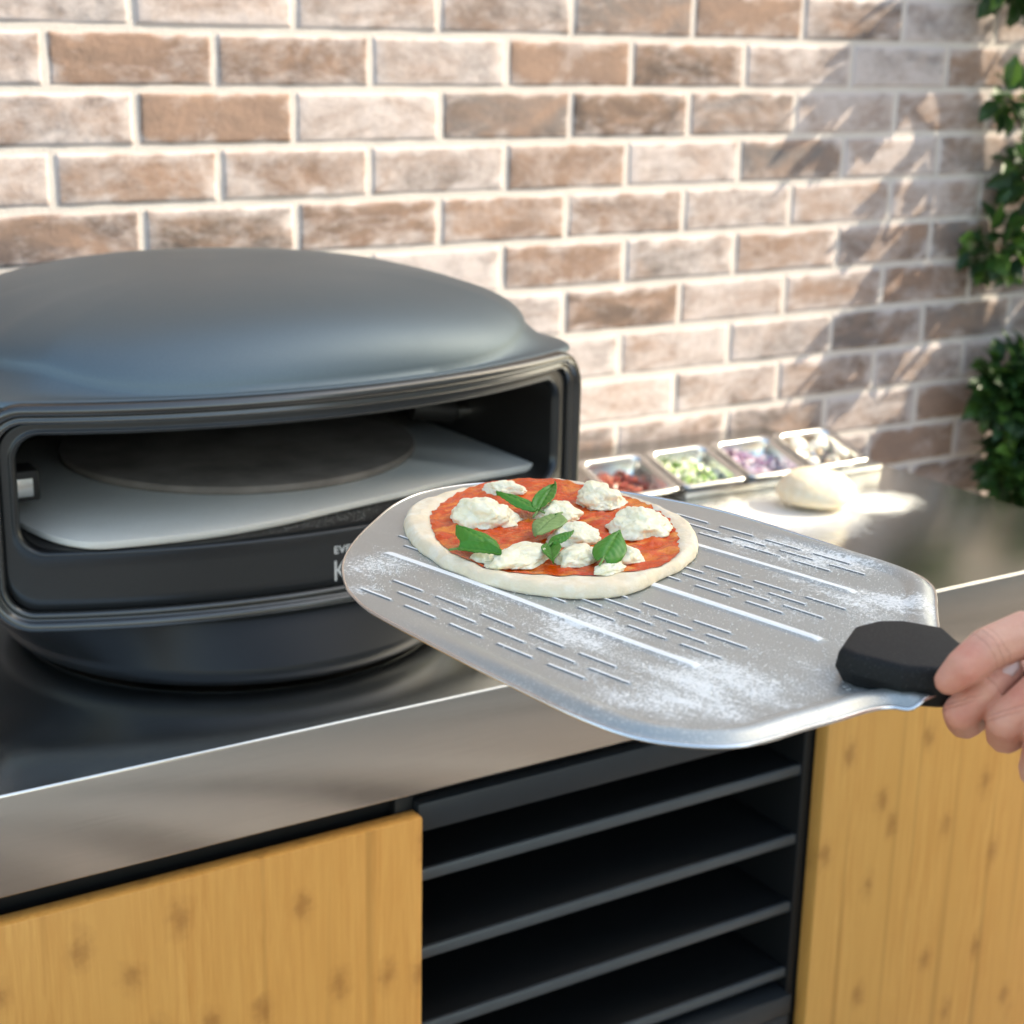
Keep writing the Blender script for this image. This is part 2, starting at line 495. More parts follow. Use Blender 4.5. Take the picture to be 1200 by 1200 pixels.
for i in range(NB):
    for k in range(NTH):
        a = i * NTH + k; b = i * NTH + (k + 1) % NTH
        c = [(Vb[j][0], Vb[j][1], Vb[j][2]) for j in (a, b, b + NTH, a + NTH)]
        mx = sum(q[0] for q in c) / 4 - OX; my = sum(q[1] for q in c) / 4; mz = sum(q[2] for q in c) / 4
        if my < .30 and abs(mx) < HW - .022 and .094 < mz < .300: continue
        Fb.append((a, a + NTH, b + NTH, b))
Fb.append(tuple(NB * NTH + k for k in range(NTH)))
body = mesh_obj('body', Vb, Fb, M_body, oven)
# rounded rectangle loops on the curved front
def rrect(u0, u1, z0, z1, r, n=12, m=40, mz=10):
    pts = []
    def corner(cx, cz, a0):
        for i in range(n + 1):
            a = a0 + math.pi / 2 * i / n; pts.append((cx + r * math.cos(a), cz + r * math.sin(a)))
    corner(u1 - r, z1 - r, 0)
    pts += [(u1 - r + (u0 - u1 + 2 * r) * i / m, z1) for i in range(1, m)]
    corner(u0 + r, z1 - r, math.pi / 2)
    pts += [(u0, z1 - r + (z0 - z1 + 2 * r) * i / mz) for i in range(1, mz)]
    corner(u0 + r, z0 + r, math.pi)
    pts += [(u0 + r + (u1 - u0 - 2 * r) * i / m, z0) for i in range(1, m)]
    corner(u1 - r, z0 + r, 1.5 * math.pi)
    pts += [(u1, z0 + r + (z1 - z0 - 2 * r) * i / mz) for i in range(1, mz)]
    return pts
def fr_loop(d, out, du=0, r0=.046):
    return [front_pt(u, z, out) for u, z in rrect(-HW + d, HW - d, .077 + d, .3005 - d, max(.004, r0 - d))]
prof = [(.0, -.03), (-.001, -.004), (-.0005, .002), (.001, .006), (.004, .0085), (.0085, .0085), (.0105, .0060), (.0115, .0025), (.0130, .0020), (.0145, .0035), (.0165, .0040), (.0185, .0030), (.0195, -.002), (.0195, -.012)]
V, F = loft([fr_loop(d, o) for d, o in prof])
mesh_obj('front_frame', V, F, M_frame, oven)
# inner panel (apron + thin top and side bezel) : loop morph between outer groove and opening
A = rrect(-HW + .0190, HW - .0190, .077 + .0190, .3005 - .0190, .030)
def inner(du, dz, r):
    return rrect(-.323 - du, .317 + du, .1515 - dz, .2745 + dz, r)
loops = []
for (t, o, e, r) in ((0, -.006, 0, 0), (0.04, -.003, 0, 0)):
    B = inner(.0, .0, .030)
    loops.append([front_pt(a[0] * (1 - t) + b[0] * t, a[1] * (1 - t) + b[1] * t, o) for a, b in zip(A, B)])
for t in (.25, .5, .75, .93):
    B = inner(.0, .0, .030)
    loops.append([front_pt(a[0] * (1 - t) + b[0] * t, a[1] * (1 - t) + b[1] * t, -.003) for a, b in zip(A, B)])
for du, o in ((.0, -.0015), (-.0015, -.001), (-.003, -.002), (-.0045, -.005), (-.005, -.010)):
    loops.append([front_pt(u, z, o) for u, z in inner(du, du, .030 + du)])
V, F = loft(loops)
mesh_obj('apron', V, F, M_apron, oven)
# liner chamber
loops = []
for t in np.linspace(0, 1, 9):
    y_in = t * .50
    sh = .012 + .02 * t + .10 * max(0, t - .5) ** 2
    lp = []
    for (u, z) in rrect(-.318, .312, .1565, .2695, .028):
        p = front_pt(u, z, -.010)
        uu = 1 - .05 * t - (.35 * max(0, t - .45) ** 1.5)
        lp.append(Vector((OX + (p.x - OX) * uu * (1.0 + .02 * t), p.y + (OCY + .27 - p.y) * t, z if z < .2 else z + .0 * t)))
    loops.append(lp)
V, F = loft(loops, True, False, True)
V = [(v[0], v[1], v[2]) for v in V]
ln = mesh_obj('liner', V, F, M_liner, oven)
# stones
so_pts = catmull([(-.212, .30), (-.203, .215), (-.178, .163), (-.135, .146), (-.055, .137), (.02, .143), (.095, .16), (.18, .178), (.26, .197), (.335, .205), (.372, .216), (.393, .25), (.388, .33), (.37, .45), (.30, .58), (.08, .62), (-.12, .58), (-.19, .45)], 8)
def slab(name, pts, z0, z1, bev, mat, parent):
    c = pts.mean(0)
    def lp(sh, z):
        d = c - pts; L = np.linalg.norm(d, axis=1)[:, None]
        q = pts + d / L * sh
        return [(x, y, z) for x, y in q]
    V, F = loft([lp(bev, z0), lp(0, z0 + bev), lp(0, z1 - bev), lp(bev * .3, z1 - bev * .3), lp(bev, z1)], True, True, True)
    return mesh_obj(name, V, F, mat, parent)
s1 = slab('baking_stone', so_pts, .1575, .1655, .002, M_stone, oven); s1.data.set_sharp_from_angle(angle=R(40))
cc = np.array([[.095 + .205 * math.cos(a), .43 + .205 * math.sin(a)] for a in np.linspace(0, 2 * math.pi, 97)[:-1]])
s2 = slab('rotating_stone', cc, .1662, .1755, .002, M_disc, oven); s2.data.set_sharp_from_angle(angle=R(40)); s2['label'] = 'round used stone coloured dark for stain and shade'
# burners
def cylx(name, p0, p1, r, mat, parent):
    V, F = tube([p0, p1], r, 24); o = mesh_obj(name, V, F, mat, parent); o.data.set_sharp_from_angle(angle=R(50)); return o
bt_ = cylx('burner_tube', (.352, .372, .196), (.400, .372, .1925), .0105, M_chrome, oven)
cylx('burner_bracket', (.30, .385, .203), (.352, .374, .196), .015, M_liner, oven)
gl = box('igniter_box', (-.245, -.188, .255, .29, .184, .216), M_liner, oven, .003)
box('igniter_cover', (-.243, -.196, .2515, .2545, .190, .209), M_chrome, oven, .001)
# feet
for k, a in enumerate((45, 135, 225, 315, 20)):
    if k == 4: continue
    x = OX - .028 + .19 * math.cos(R(a)); y = OCY - .078 + .19 * math.sin(R(a))
    V, F = tube([(x, y, .0003), (x, y, .014)], [.018, .014], 20); mesh_obj('foot', V, F, M_dark, oven)
# lettering on the apron
def lettering(txt, u0, z0, size, bold, parent, mat, sx=1.0):
    cu = bpy.data.curves.new('t', 'FONT'); cu.body = txt; cu.size = 1; cu.extrude = .0; cu.offset = bold
    cu.space_character = 1.08
    ob = bpy.data.objects.new('t', cu); COL.objects.link(ob)
    dg = bpy.context.evaluated_depsgraph_get(); me = bpy.data.meshes.new_from_object(ob.evaluated_get(dg))
    vs = [v.co.copy() for v in me.vertices]; h = max(v.y for v in vs); x0 = min(v.x for v in vs)
    fs = [tuple(p.vertices) for p in me.polygons]
    V = [front_pt(u0 + (v.x - x0) / h * size * sx, z0 + v.y / h * size, -.0024) for v in vs]
    bpy.data.objects.remove(ob)
    o = mesh_obj('lettering', V, fs, mat, parent, smooth=False); return o
lettering('EVERDURE', -.011, .1300, .0078, .014, oven, M_text)
lettering('KILN', -.011, .1010, .0215, -.004, oven, M_text, .82)

# ------------------------------------------------------------------ peel
PO = np.array([-.15735, -.35875]); PZ = .2875
PA = np.array([.21608, -.97638]); PB = np.array([.97638, .21608])
def pw(s, t, h=0.0):
    q = PO + s * PA + t * PB
    return (float(q[0]), float(q[1]), PZ + h)
peel = thing('pizza_peel', 'floured perforated aluminium pizza peel with chunky black grip held in a hand', 'pizza peel', pw(.15, .13, -.001))
blade_out = catmull([(-.0294, .2776), (-.0699, .2498), (-.0968, .215), (-.1045, .1677), (-.0945, .1300), (-.0707, .0887), (-.0396, .0432), (-.0065, .0067), (.0298, -.0202), (.0533, -.032),
    (.0871, -.0423), (.1591, -.0497), (.2221, -.0547), (.2793, -.0592), (.3141, -.0571), (.3384, -.0465), (.3563, -.0304), (.3652, -.0119), (.370, .0176), (.3746, .0408), (.3783, .0658), (.3845, .0800),
    (.3955, .0880), (.3985, .12), (.3955, .160), (.384, .168), (.366, .176), (.338, .205), (.312, .243), (.3000, .262), (.2860, .2800), (.2660, .2930), (.2400, .2990), (.2100, .3020), (.1685, .305), (.0873, .307), (.0179, .2961)], 6)
def seg_dist(P, Q):
    """distance from points P (n,2) to closed polygon Q (m,2) and nearest points"""
    best = np.full(len(P), 1e9); near = np.zeros_like(P)
    for i in range(len(Q)):
        a = Q[i]; b = Q[(i + 1) % len(Q)]; d = b - a
        t = np.clip(((P - a) @ d) / (d @ d + 1e-12), 0, 1)
        n_ = a + t[:, None] * d; ds = np.linalg.norm(P - n_, axis=1)
        m = ds < best; best[m] = ds[m]; near[m] = n_[m]
    return best, near
def inside(P, Q):
    c = np.zeros(len(P), bool)
    for i in range(len(Q)):
        x1, y1 = Q[i]; x2, y2 = Q[(i + 1) % len(Q)]
        m = ((y1 > P[:, 1]) != (y2 > P[:, 1])) & (P[:, 0] < (x2 - x1) * (P[:, 1] - y1) / (y2 - y1 + 1e-15) + x1)
        c ^= m
    return c
# slot rows: (t, s0, s1)
slots = []
def slot_rows(ts, s0, s1, L=.0310, gap=.0115, ph=0):
    for i, t in enumerate(ts):
        s = s0 + (L + gap) * (.5 if (i + ph) % 2 else 0)
        while s + L < s1:
            slots.append((t, s, s + L)); s += L + gap
slot_rows([-.0190, -.0055, .0075], .045, .275)
slot_rows([.064, .0765, .0885, .101], -.03, .285, ph=1)
slot_rows([.154, .1665, .1785, .191], -.03, .285)
slot_rows([.249, .261, .2735], .045, .265, ph=1)
ribs = [(.0432, -.005, .277), (.1332, -.02, .300), (.2235, -.005, .262)]
SW = .0009
ts = list(np.arange(-.062, .312, .0016))
for t in sorted({q[0] for q in slots}):
    ts = [x for x in ts if abs(x - t) > SW + .0009] + [t - SW - .0006, t - SW, t + SW, t + SW + .0006]
ts = np.array(sorted(ts)); ss = np.arange(-.107, .402, .0017)
S_, T_ = np.meshgrid(ss, ts, indexing='ij'); Pg = np.stack([S_.ravel(), T_.ravel()], 1)
ins = inside(Pg, blade_out); dist, near = seg_dist(Pg, blade_out)
nS, nT = len(ss), len(ts)
insg = ins.reshape(nS, nT)
cellv = insg[:-1, :-1] | insg[1:, :-1] | insg[1:, 1:] | insg[:-1, 1:]
used = np.zeros((nS, nT), bool)
used[:-1, :-1] |= cellv; used[1:, :-1] |= cellv; used[1:, 1:] |= cellv; used[:-1, 1:] |= cellv
ur = used.ravel(); Pm = Pg.copy(); mv = ur & ~ins; Pm[mv] = near[mv]
de = np.where(ins, dist, 0)
def npst(a, b, x):
    t = np.clip((x - a) / (b - a), 0, 1); return t * t * (3 - 2 * t)
rm_ = npst(.06, .26, Pm[:, 0])
H = .0026 * rm_ * npst(.002, .010, de) * (1 - npst(.012, .020, de)) - .0022 * rm_ * (1 - npst(.0, .007, de))
H += -.0010 * rm_ * npst(.017, .021, de)
H += .0006 * np.sin(Pm[:, 0] * 21) * np.cos(Pm[:, 1] * 17)
# neck trough
nk = npst(.355, .385, Pm[:, 0]) * (1 - npst(.036, .048, np.abs(Pm[:, 1] - .130)))
H = H * (1 - nk * .75) + nk * .004
inslot = np.zeros(len(Pg), bool)
for t, a, b in ribs:
    m = npst(.0075, .0035, np.abs(Pm[:, 1] - t)) if False else 1 - npst(.0018, .0055, np.abs(Pm[:, 1] - t))
    H += .0016 * m * npst(a - .004, a + .006, Pm[:, 0]) * (1 - npst(b - .006, b + .004, Pm[:, 0]))
for t, a, b in slots:
    inslot |= (np.abs(Pg[:, 1] - t) <= SW + 1e-5) & (Pg[:, 0] >= a) & (Pg[:, 0] <= b)
H[inslot] += .0009
idx = -np.ones(nS * nT, int); idx[ur] = np.arange(ur.sum())
sel = np.where(ur)[0]
Vt = [pw(Pm[i, 0], Pm[i, 1], H[i]) for i in sel]; nv = len(Vt)
def isrib(i, j):
    sc_, tc_ = (ss[i] + ss[i + 1]) / 2, (ts[j] + ts[j + 1]) / 2
    return any(abs(tc_ - t) < .0030 and a < sc_ < b for t, a, b in ribs)
F = []; FM = []; cv = np.argwhere(cellv); sl_ = inslot.reshape(nS, nT)
for i, j in cv:
    q = [i * nT + j, (i + 1) * nT + j, (i + 1) * nT + j + 1, i * nT + j + 1]
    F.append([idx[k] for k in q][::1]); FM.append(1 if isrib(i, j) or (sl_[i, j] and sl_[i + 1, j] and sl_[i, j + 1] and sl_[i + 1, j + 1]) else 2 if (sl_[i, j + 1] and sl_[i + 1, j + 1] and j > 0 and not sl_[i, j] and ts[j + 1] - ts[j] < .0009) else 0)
# aluminium with flour
def peel_mat():
    n = NT('floured_aluminium')
    br = n.noise(3, n.map((200, 200, 200)), 3, .6)
    vr = n.n.new('ShaderNodeVectorRotate'); vr.rotation_type = 'Z_AXIS'; vr.inputs['Angle'].default_value = math.atan2(.976, .216)
    n.l.new(n.tc.outputs['Object'], vr.inputs['Vector'])
    mp_ = n.n.new('ShaderNodeMapping'); mp_.inputs['Scale'].default_value = (9, 26, 17); n.l.new(vr.outputs[0], mp_.inputs['Vector'])
    big = n.noise(1, mp_.outputs[0], 6, .68, .6); grain = n.noise(1500, None, 2, .5)
    gr2 = n.voro(700, None); mid = n.noise(430, None, 4, .75)
    f = None
    for s, t, r, k, st in ((.012, .020, .036, 1.0, 1.2), (.045, -.022, .020, .9, 1.0), (.30, .025, .085, 1.0, 1.0), (.33, .075, .05, .8, 1), (.20, .035, .06, .75, 1), (.25, .01, .05, .7, 1), (.205, .262, .055, .8, 1),
                        (.15, .258, .05, .7, 1), (.29, .23, .055, .75, 1), (.325, .18, .06, .65, 1), (.12, .020, .05, .55, 1), (.27, .15, .07, .45, 1), (.24, .20, .07, .5, 1), (.30, .27, .05, .65, 1)):
        c = pw(s, t)
        b = n.math('MULTIPLY', n.blob(c, r * 1.35, 1, (1, 1, .3)), k)
        f = b if f is None else n.math('MAXIMUM', f, b)
    dens = n.math('ADD', n.math('MULTIPLY', f, .80), n.math('MULTIPLY', n.math('SUBTRACT', big, .48), 1.9))
    # light dusting everywhere + clumps
    spk = n.math('SUBTRACT', n.math('ADD', n.math('MULTIPLY', mid, 1.25), n.math('MULTIPLY', dens, .62)), .96)
    k1 = n.math('MULTIPLY', spk, 7.0, True)
    dots = n.math('SUBTRACT', n.math('ADD', .17, n.math('MULTIPLY', dens, .30)), gr2)
    k2 = n.math('MULTIPLY', dots, 9.0, True)
    k = n.math('MULTIPLY', n.math('MAXIMUM', k1, k2), .92)
    base = n.mix(br, (.41, .425, .41), (.49, .505, .485))
    n.set(Base_Color=n.mix(k, base, (.83, .82, .79)), Metallic=n.math('MULTIPLY', n.math('SUBTRACT', 1, k), .80), Roughness=n.math('ADD', .42, n.math('MULTIPLY', k, .4)))
    n.bump(n.math('ADD', n.math('MULTIPLY', k, 1.0), n.math('MULTIPLY', grain, .25)), .5, .0006)
    return n.m
M_peel = peel_mat()
M_slot = simple('slot_flour_rib_shine', (.88, .88, .86), .5, .1)  # pale for flour in the slots; on the ribs it paints their bright reflection
M_slit = simple('slot_gap_shade', (.17, .17, .165), .7)  # shade of the slot gap, painted as a dark line along one side
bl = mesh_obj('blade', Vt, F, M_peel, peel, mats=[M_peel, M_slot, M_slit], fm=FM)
sd = bl.modifiers.new('thick', 'SOLIDIFY'); sd.thickness = .0012; sd.offset = -1
# folded rim wire at the blade edge
wire = []
bo = blade_out
_, _ = 0, 0
edge_h = []
for s, t in bo:
    r_ = -.0022 * sstep(.06, .26, s); k_ = sstep(.355, .385, s) * (1 - sstep(.036, .048, abs(t - .130)))
    edge_h.append(r_ * (1 - k_ * .75) + k_ * .004 + .0006 * math.sin(s * 21) * math.cos(t * 17))
cen = bo.mean(0); loops = []
m_ = len(bo)
for k in range(9):
    a = 2 * math.pi * k / 8
    lp = []
    for i in range(m_):
        tg = bo[(i + 1) % m_] - bo[i - 1]; tg /= np.linalg.norm(tg); nn_ = np.array([tg[1], -tg[0]])
        if nn_ @ (bo[i] - cen) < 0: nn_ = -nn_
        q = bo[i] + nn_ * .0011 * math.cos(a)
        lp.append(pw(q[0], q[1], edge_h[i] - .0004 + .0013 * math.sin(a)))
    loops.append(lp)
V, F = loft(loops)
mesh_obj('blade_edge', V, F, M_pan, peel)
# grip
M_grip = NT('black_grip_rubber')
_g = M_grip.noise(900, None, 2, .6)
M_grip.set(Base_Color=M_grip.mix(M_grip.ramp(_g, [(.62, 0), (.74, .35)]), (.008, .008, .008), (.16, .16, .155)), Roughness=.62, Specular_IOR_Level=.25)
M_grip.bump(M_grip.noise(700, None, 3, .7), .5, .0006); M_grip = M_grip.m
gp = np.array([(.3262, .1240), (.3300, .1440), (.3400, .1560), (.3640, .1640), (.3860, .1490), (.4120, .1430), (.4120, .1130), (.4040, .1020), (.3850, .0868), (.3540, .0822), (.3420, .0850)])
gc = gp.mean(0)
def gl_(sh, z):
    d = gc - gp; L = np.linalg.norm(d, axis=1)[:, None]; q = gp + d / L * sh
    return [pw(x, y, z) for x, y in q]
V, F = loft([gl_(.016, -.008), gl_(.008, -.006), gl_(.0012, .0060), gl_(0, .0075), gl_(.0016, .0165), gl_(.0030, .0186), gl_(.0052, .0195)], True, True, True)
bm = bmesh.new()
vs = [bm.verts.new(v) for v in V]
for f in F: bm.faces.new([vs[i] for i in f])
bmesh.ops.recalc_face_normals(bm, faces=bm.faces)
bmesh.ops.bevel(bm, geom=list(bm.edges), offset=.0009, segments=2, profile=.5, affect='EDGES')
grip = bm_obj('grip_guard', bm, M_grip, peel, True, 30)
path = [pw(s, .128 + .02 * (s - .4), .006 + .0 * s) for s in np.linspace(.395, .56, 12)]
V, F = tube(path, [.0155, .0150, .0145, .014, .014, .014, .0145, .015, .015, .015, .0145, .010], 24)
mesh_obj('grip', V, F, M_grip, peel)
# metal bracket below the guard
bm = bmesh.new()
V, F = loft([[pw(s, t, h) for s, t, h in [(.362, .098, .0015), (.362, .158, .0015), (.362, .158, .0045), (.362, .098, .0045)]],
             [pw(s, t, h) for s, t, h in [(.388, .098, .001), (.388, .156, .001), (.388, .156, .0055), (.388, .098, .0055)]],
             [pw(s, t, h) for s, t, h in [(.402, .116, .001), (.402, .142, .001), (.402, .142, .006), (.402, .116, .006)]]], True, True, True)
o = mesh_obj('bracket', V, F, M_pan, peel, smooth=False)

# ------------------------------------------------------------------ pizza
pz = thing('pizza', 'unbaked pizza with tomato sauce, torn mozzarella and basil on the peel', 'pizza', pw(.05, .16, .003))
po = catmull([(-.0575, .1075), (-.0261, .0805), (.0053, .0640), (.0276, .0568), (.0496, .0489), (.0680, .0487), (.0858, .0468), (.113, .0518), (.1375, .0635), (.1540, .0765), (.1650, .0940), (.1675, .1150), (.1615, .1447), (.1568, .1725), (.1428, .2048),
    (.1123, .2396), (.0867, .2556), (.049, .2651), (.0048, .27), (-.0304, .2681), (-.0556, .2547), (-.0715, .2317), (-.0778, .1999), (-.0765, .1623), (-.0727, .1327)], 7)
sauce = catmull([(-.0331, .1099), (.0066, .0801), (.037, .0648), (.0657, .0595), (.0914, .0605), (.1126, .073), (.1312, .0917), (.147, .119), (.1566, .1438), (.149, .1741), (.1293, .2002), (.0892, .2377), (.0478, .2576), (.0076, .2640), (-.032, .2599), (-.0562, .250), (-.0689, .2306), (-.0743, .2039), (-.0702, .1792), (-.0577, .1473)], 8)
pc = np.array([.045, .157])
def polar(poly):
    a = np.arctan2(poly[:, 1] - pc[1], poly[:, 0] - pc[0]); r = np.linalg.norm(poly - pc, axis=1); o = np.argsort(a)
    a, r = a[o], r[o]
    return lambda th: float(np.interp((th + math.pi) % (2 * math.pi) - math.pi, np.r_[a - 2 * math.pi, a, a + 2 * math.pi], np.r_[r, r, r]))
rP = polar(po); rS = polar(sauce)
NA, NR = 260, 70
def dough_h(rr, th):
    R0 = rP(th) * (1 + .006 * noise.noise(Vector((math.cos(th) * 16, math.sin(th) * 16, 5))) + .010 * noise.noise(Vector((math.cos(th) * 6, math.sin(th) * 6, 2))))
    x = rr / R0
    d = R0 - rr
    rimw = R0 - rS(th)
    h = .0050 + .0030 * sstep(rimw * 1.15 + .004, rimw * .6, d)
    h *= math.sqrt(max(0, 1 - (1 - min(1, d / .0065)) ** 2.2)) if d < .0065 else 1
    h += (.0013 * noise.noise(Vector((math.cos(th) * rr * 70, math.sin(th) * rr * 70, 0))) + .0005 * noise.noise(Vector((math.cos(th) * rr * 160, math.sin(th) * rr * 160, 4)))) * sstep(0, .006, d)
    return h, R0
V = []; F = []
b0 = pw(pc[0], pc[1], .0065); V.append(b0)
for i in range(1, NR + 1):
    for k in range(NA):
        th = 2 * math.pi * k / NA
        _, R0 = dough_h(0, th)
        x = (i / NR); x = 1 - (1 - x) ** 1.6 if x > .0 else x
        rr = R0 * x; h, _ = dough_h(rr, th)
        V.append(pw(pc[0] + math.cos(th) * rr, pc[1] + math.sin(th) * rr, .0006 + h))
for k in range(NA):
    F.append((0, 1 + k, 1 + (k + 1) % NA))
for i in range(NR - 1):
    for k in range(NA):
        a = 1 + i * NA + k; b = 1 + i * NA + (k + 1) % NA
        F.append((a, a + NA, b + NA, b))
base = len(V)
for sh, z in ((-.0006, .0003), (-.004, .0001)):
    for k in range(NA):
        th = 2 * math.pi * k / NA; _, R0 = dough_h(0, th)
        V.append(pw(pc[0] + math.cos(th) * (R0 + sh), pc[1] + math.sin(th) * (R0 + sh), z))
top = 1 + (NR - 1) * NA
for k in range(NA):
    k2 = (k + 1) % NA
    F.append((top + k, base + k, base + k2, top + k2)); F.append((base + k, base + NA + k, base + NA + k2, base + k2))
F.append(tuple(base + NA + k for k in range(NA))[::-1])
n = NT('raw_dough')
fl = n.noise(90, None, 5, .65); b2 = n.noise(16, None, 4)
n.set(Base_Color=n.mix(n.ramp(fl, [(.45, 0), (.7, .7)]), n.mix(b2, (.77, .62, .42), (.83, .70, .51)), (.88, .80, .67)), Roughness=.72, Subsurface_Weight=.15, Subsurface_Scale=.006)
n.b.inputs['Subsurface Radius'].default_value = (1, .6, .35)
n.bump(n.math('ADD', n.noise(120, None, 4), n.math('MULTIPLY', n.noise(700, None, 2), .3)), .5, .0018); M_dough = n.m
dough = mesh_obj('crust', V, F, M_dough, pz)
# sauce: textured tomato layer, thin patches let the dough through
def sauce_mat():
    n = NT('tomato_sauce')
    a = n.noise(38, None, 5, .65, 1.2); b = n.noise(300, None, 3, .7)
    thin = n.noise(30, n.map((1, 1.9, 1), rot=(0, 0, .8)), 4, .6, .8)
    c = n.mix(n.ramp(a, [(.35, 0), (.68, 1)]), (.72, .085, .002), (.54, .032, .001))
    c = n.mix(n.ramp(b, [(.60, 0), (.75, .5)]), c, (.80, .24, .04))
    c = n.mix(n.ramp(thin, [(.50, 0), (.66, .75)]), c, (.84, .30, .04))
    n.set(Base_Color=c, Specular_IOR_Level=.45, Roughness=n.math('ADD', .04, n.math('MULTIPLY', b, .28)), Subsurface_Weight=.04, Subsurface_Scale=.002)
    n.bump(n.math('ADD', b, n.math('MULTIPLY', a, 1.6)), .55, .0016); return n.m
M_sauce = sauce_mat()
V = [pw(pc[0], pc[1], .0085)]; F = []; NR2 = 60
for i in range(1, NR2 + 1):
    for k in range(NA):
        th = 2 * math.pi * k / NA
        R1 = rS(th) + .0022 * noise.noise(Vector((math.cos(th) * 14, math.sin(th) * 14, 0))) + .0009 * noise.noise(Vector((math.cos(th) * 26, math.sin(th) * 26, 3)))
        rr = R1 * (i / NR2) ** .8; h, R0 = dough_h(rr, th)
        x, y = math.cos(th) * rr, math.sin(th) * rr
        e = sstep(0, .004, R1 - rr)
        hh = h + .0006 + e * (.0013 + .0013 * noise.noise(Vector((x * 110, y * 60, 7))) + .0009 * noise.noise(Vector((x * 260, y * 260, 9)))) - (1 - e) * .0001
        V.append(pw(pc[0] + x, pc[1] + y, .0006 + max(hh, h + .0004)))
for k in range(NA): F.append((0, 1 + k, 1 + (k + 1) % NA))
for i in range(NR2 - 1):
    for k in range(NA):
        a = 1 + i * NA + k; b = 1 + i * NA + (k + 1) % NA; F.append((a, a + NA, b + NA, b))
mesh_obj('tomato_sauce', V, F, M_sauce, pz)
# mozzarella
n = NT('fresh_mozzarella')
fib = n.noise(150, n.map((1, .45, 1), rot=(.3, .2, .6)), 5, .7, 1.0)
n.set(Base_Color=n.mix(n.ramp(fib, [(.4, 0), (.7, 1)]), (.91, .85, .66), (.85, .74, .44)), Roughness=.36, Subsurface_Weight=.22, Subsurface_Scale=.005)
n.b.inputs['Subsurface Radius'].default_value = (1, .85, .55)
n.bump(n.math('ADD', fib, n.math('MULTIPLY', n.noise(420, n.map((1, .5, 1)), 4, .7), .4)), .42, .0020); M_moz = n.m
def chunk(s, t, ru, rv, rh, ang, seed, name='mozzarella_chunk', mat=None, parent=None, hz=.0085):
    bm = bmesh.new(); bmesh.ops.create_icosphere(bm, subdivisions=5, radius=1)
    ca, sa = math.cos(ang), math.sin(ang)
    for v in bm.verts:
        c = v.co.copy()
        d = 1 + .30 * noise.noise(c * 1.2 + Vector((seed * 3.1, 0, 0))) + .16 * noise.noise(c * 2.6 + Vector((0, seed * 2.7, 0)))
        rd = abs(noise.noise(Vector((c.x * 5, c.y * 2.2, c.z * 4)) + Vector((0, 0, seed * 1.9))))
        d -= .09 * (1 - min(1, rd * 4)) * .8
        d += .016 * noise.noise(c * 9 + Vector((seed, seed, 0)))
        q = c * d
        if c.z < 0: q.z *= .35; q.x *= 1.04; q.y *= 1.04
        x = q.x * ru; y = q.y * rv
        v.co = Vector(pw(s + x * ca - y * sa, t + x * sa + y * ca, hz + q.z * rh))
    return bm_obj(name, bm, mat or M_moz, parent or pz, True)
CH = [(.0005, .1338, .0205, .0180, .0150, .8), (-.0467, .2000, .0130, .0115, .0080, .3), (.0837, .0897, .0150, .0270, .0085, .12), (.0303, .1789, .0140, .0135, .0100, .4), (.0764, .1488, .0150, .0150, .0100, .5),
      (.1113, .1168, .0115, .0160, .0088, .2), (.0224, .2330, .0170, .0180, .0135, .9), (.0904, .2021, .0190, .0225, .0140, .7), (.1284, .1424, .0110, .0125, .0090, .3), (.1400, .1165, .0065, .0120, .0050, .1), (.066, .072, .0075, .0105, .0045, .5)]
for i, c in enumerate(CH):
    c = (c[0], c[1], c[2] * 1.16, c[3] * 1.16, c[4] * .98, c[5])
    chunk(*c, seed=i * 1.37 + 2)
# basil
M_basil = leaf_mat('basil_leaf', (.045, .19, .014), (.08, .30, .028), (.19, .42, .05), .34, .25)
M_basil2 = leaf_mat('basil_leaf_underside', (.20, .33, .09), (.26, .40, .13), (.34, .48, .18), .55, .25)
def basil(tip, base, w, h0, h1, cup, mat, seed, twist=0.0, lean=.12):
    w *= .84
    tip = np.array(tip); base = np.array(base); d = tip - base; L = np.linalg.norm(d); d /= L; nn = np.array([-d[1], d[0]])
    n1, n2 = 26, 17; V = []; F = []; T = []
    for i in range(n1):
        u = i / (n1 - 1); ww = w * (math.sin(math.pi * min(1, u * .97 + .03) ** .80)) ** .75 * (1 - .25 * u) if u < 1 else 0
        for j in range(n2):
            v = j / (n2 - 1) * 2 - 1
            q = base + d * (L * u) + nn * (ww * v)
            vein = abs(math.sin((u * 7 + abs(v) * 1.6) * math.pi))
            z = h0 + (h1 - h0) * math.sin(u * math.pi * .62) + cup * (v * v) * w - .0012 * math.exp(-(v / .10) ** 2) + .0011 * (vein - .5) * (1 - abs(v) * .4) + twist * v * w * .5 + max(-.005, lean * ((base[0] - q[0]) * .69 + (q[1] - base[1]) * .72)) + .0008 * noise.noise(Vector((u * 4, v * 3, seed)))
            V.append(pw(q[0], q[1], z)); T.append(.35 + .3 * vein * .6 + (.45 if abs(v) < .07 else 0))
    for i in range(n1 - 1):
        for j in range(n2 - 1):
            a = i * n2 + j; F.append((a, a + 1, a + n2 + 1, a + n2))
    o = mesh_obj('basil_leaf', V, F, mat, pz)
    at = o.data.attributes.new('tone', 'FLOAT', 'POINT'); at.data.foreach_set('value', T)
    m = o.modifiers.new('s', 'SOLIDIFY'); m.thickness = .0005
    # stalk
    st = [pw(*(base - d * L * .22), h0 - .002), pw(*base, h0), pw(*(base + d * L * .1), h0 + .0004)]
    V, F = tube(st, .0008, 8); s_ = mesh_obj('leaf_stalk', V, F, M_stalk, o); s_.matrix_parent_inverse = o.matrix_parent_inverse @ Matrix() if False else Matrix()
    s_.matrix_parent_inverse = Matrix()
    return o
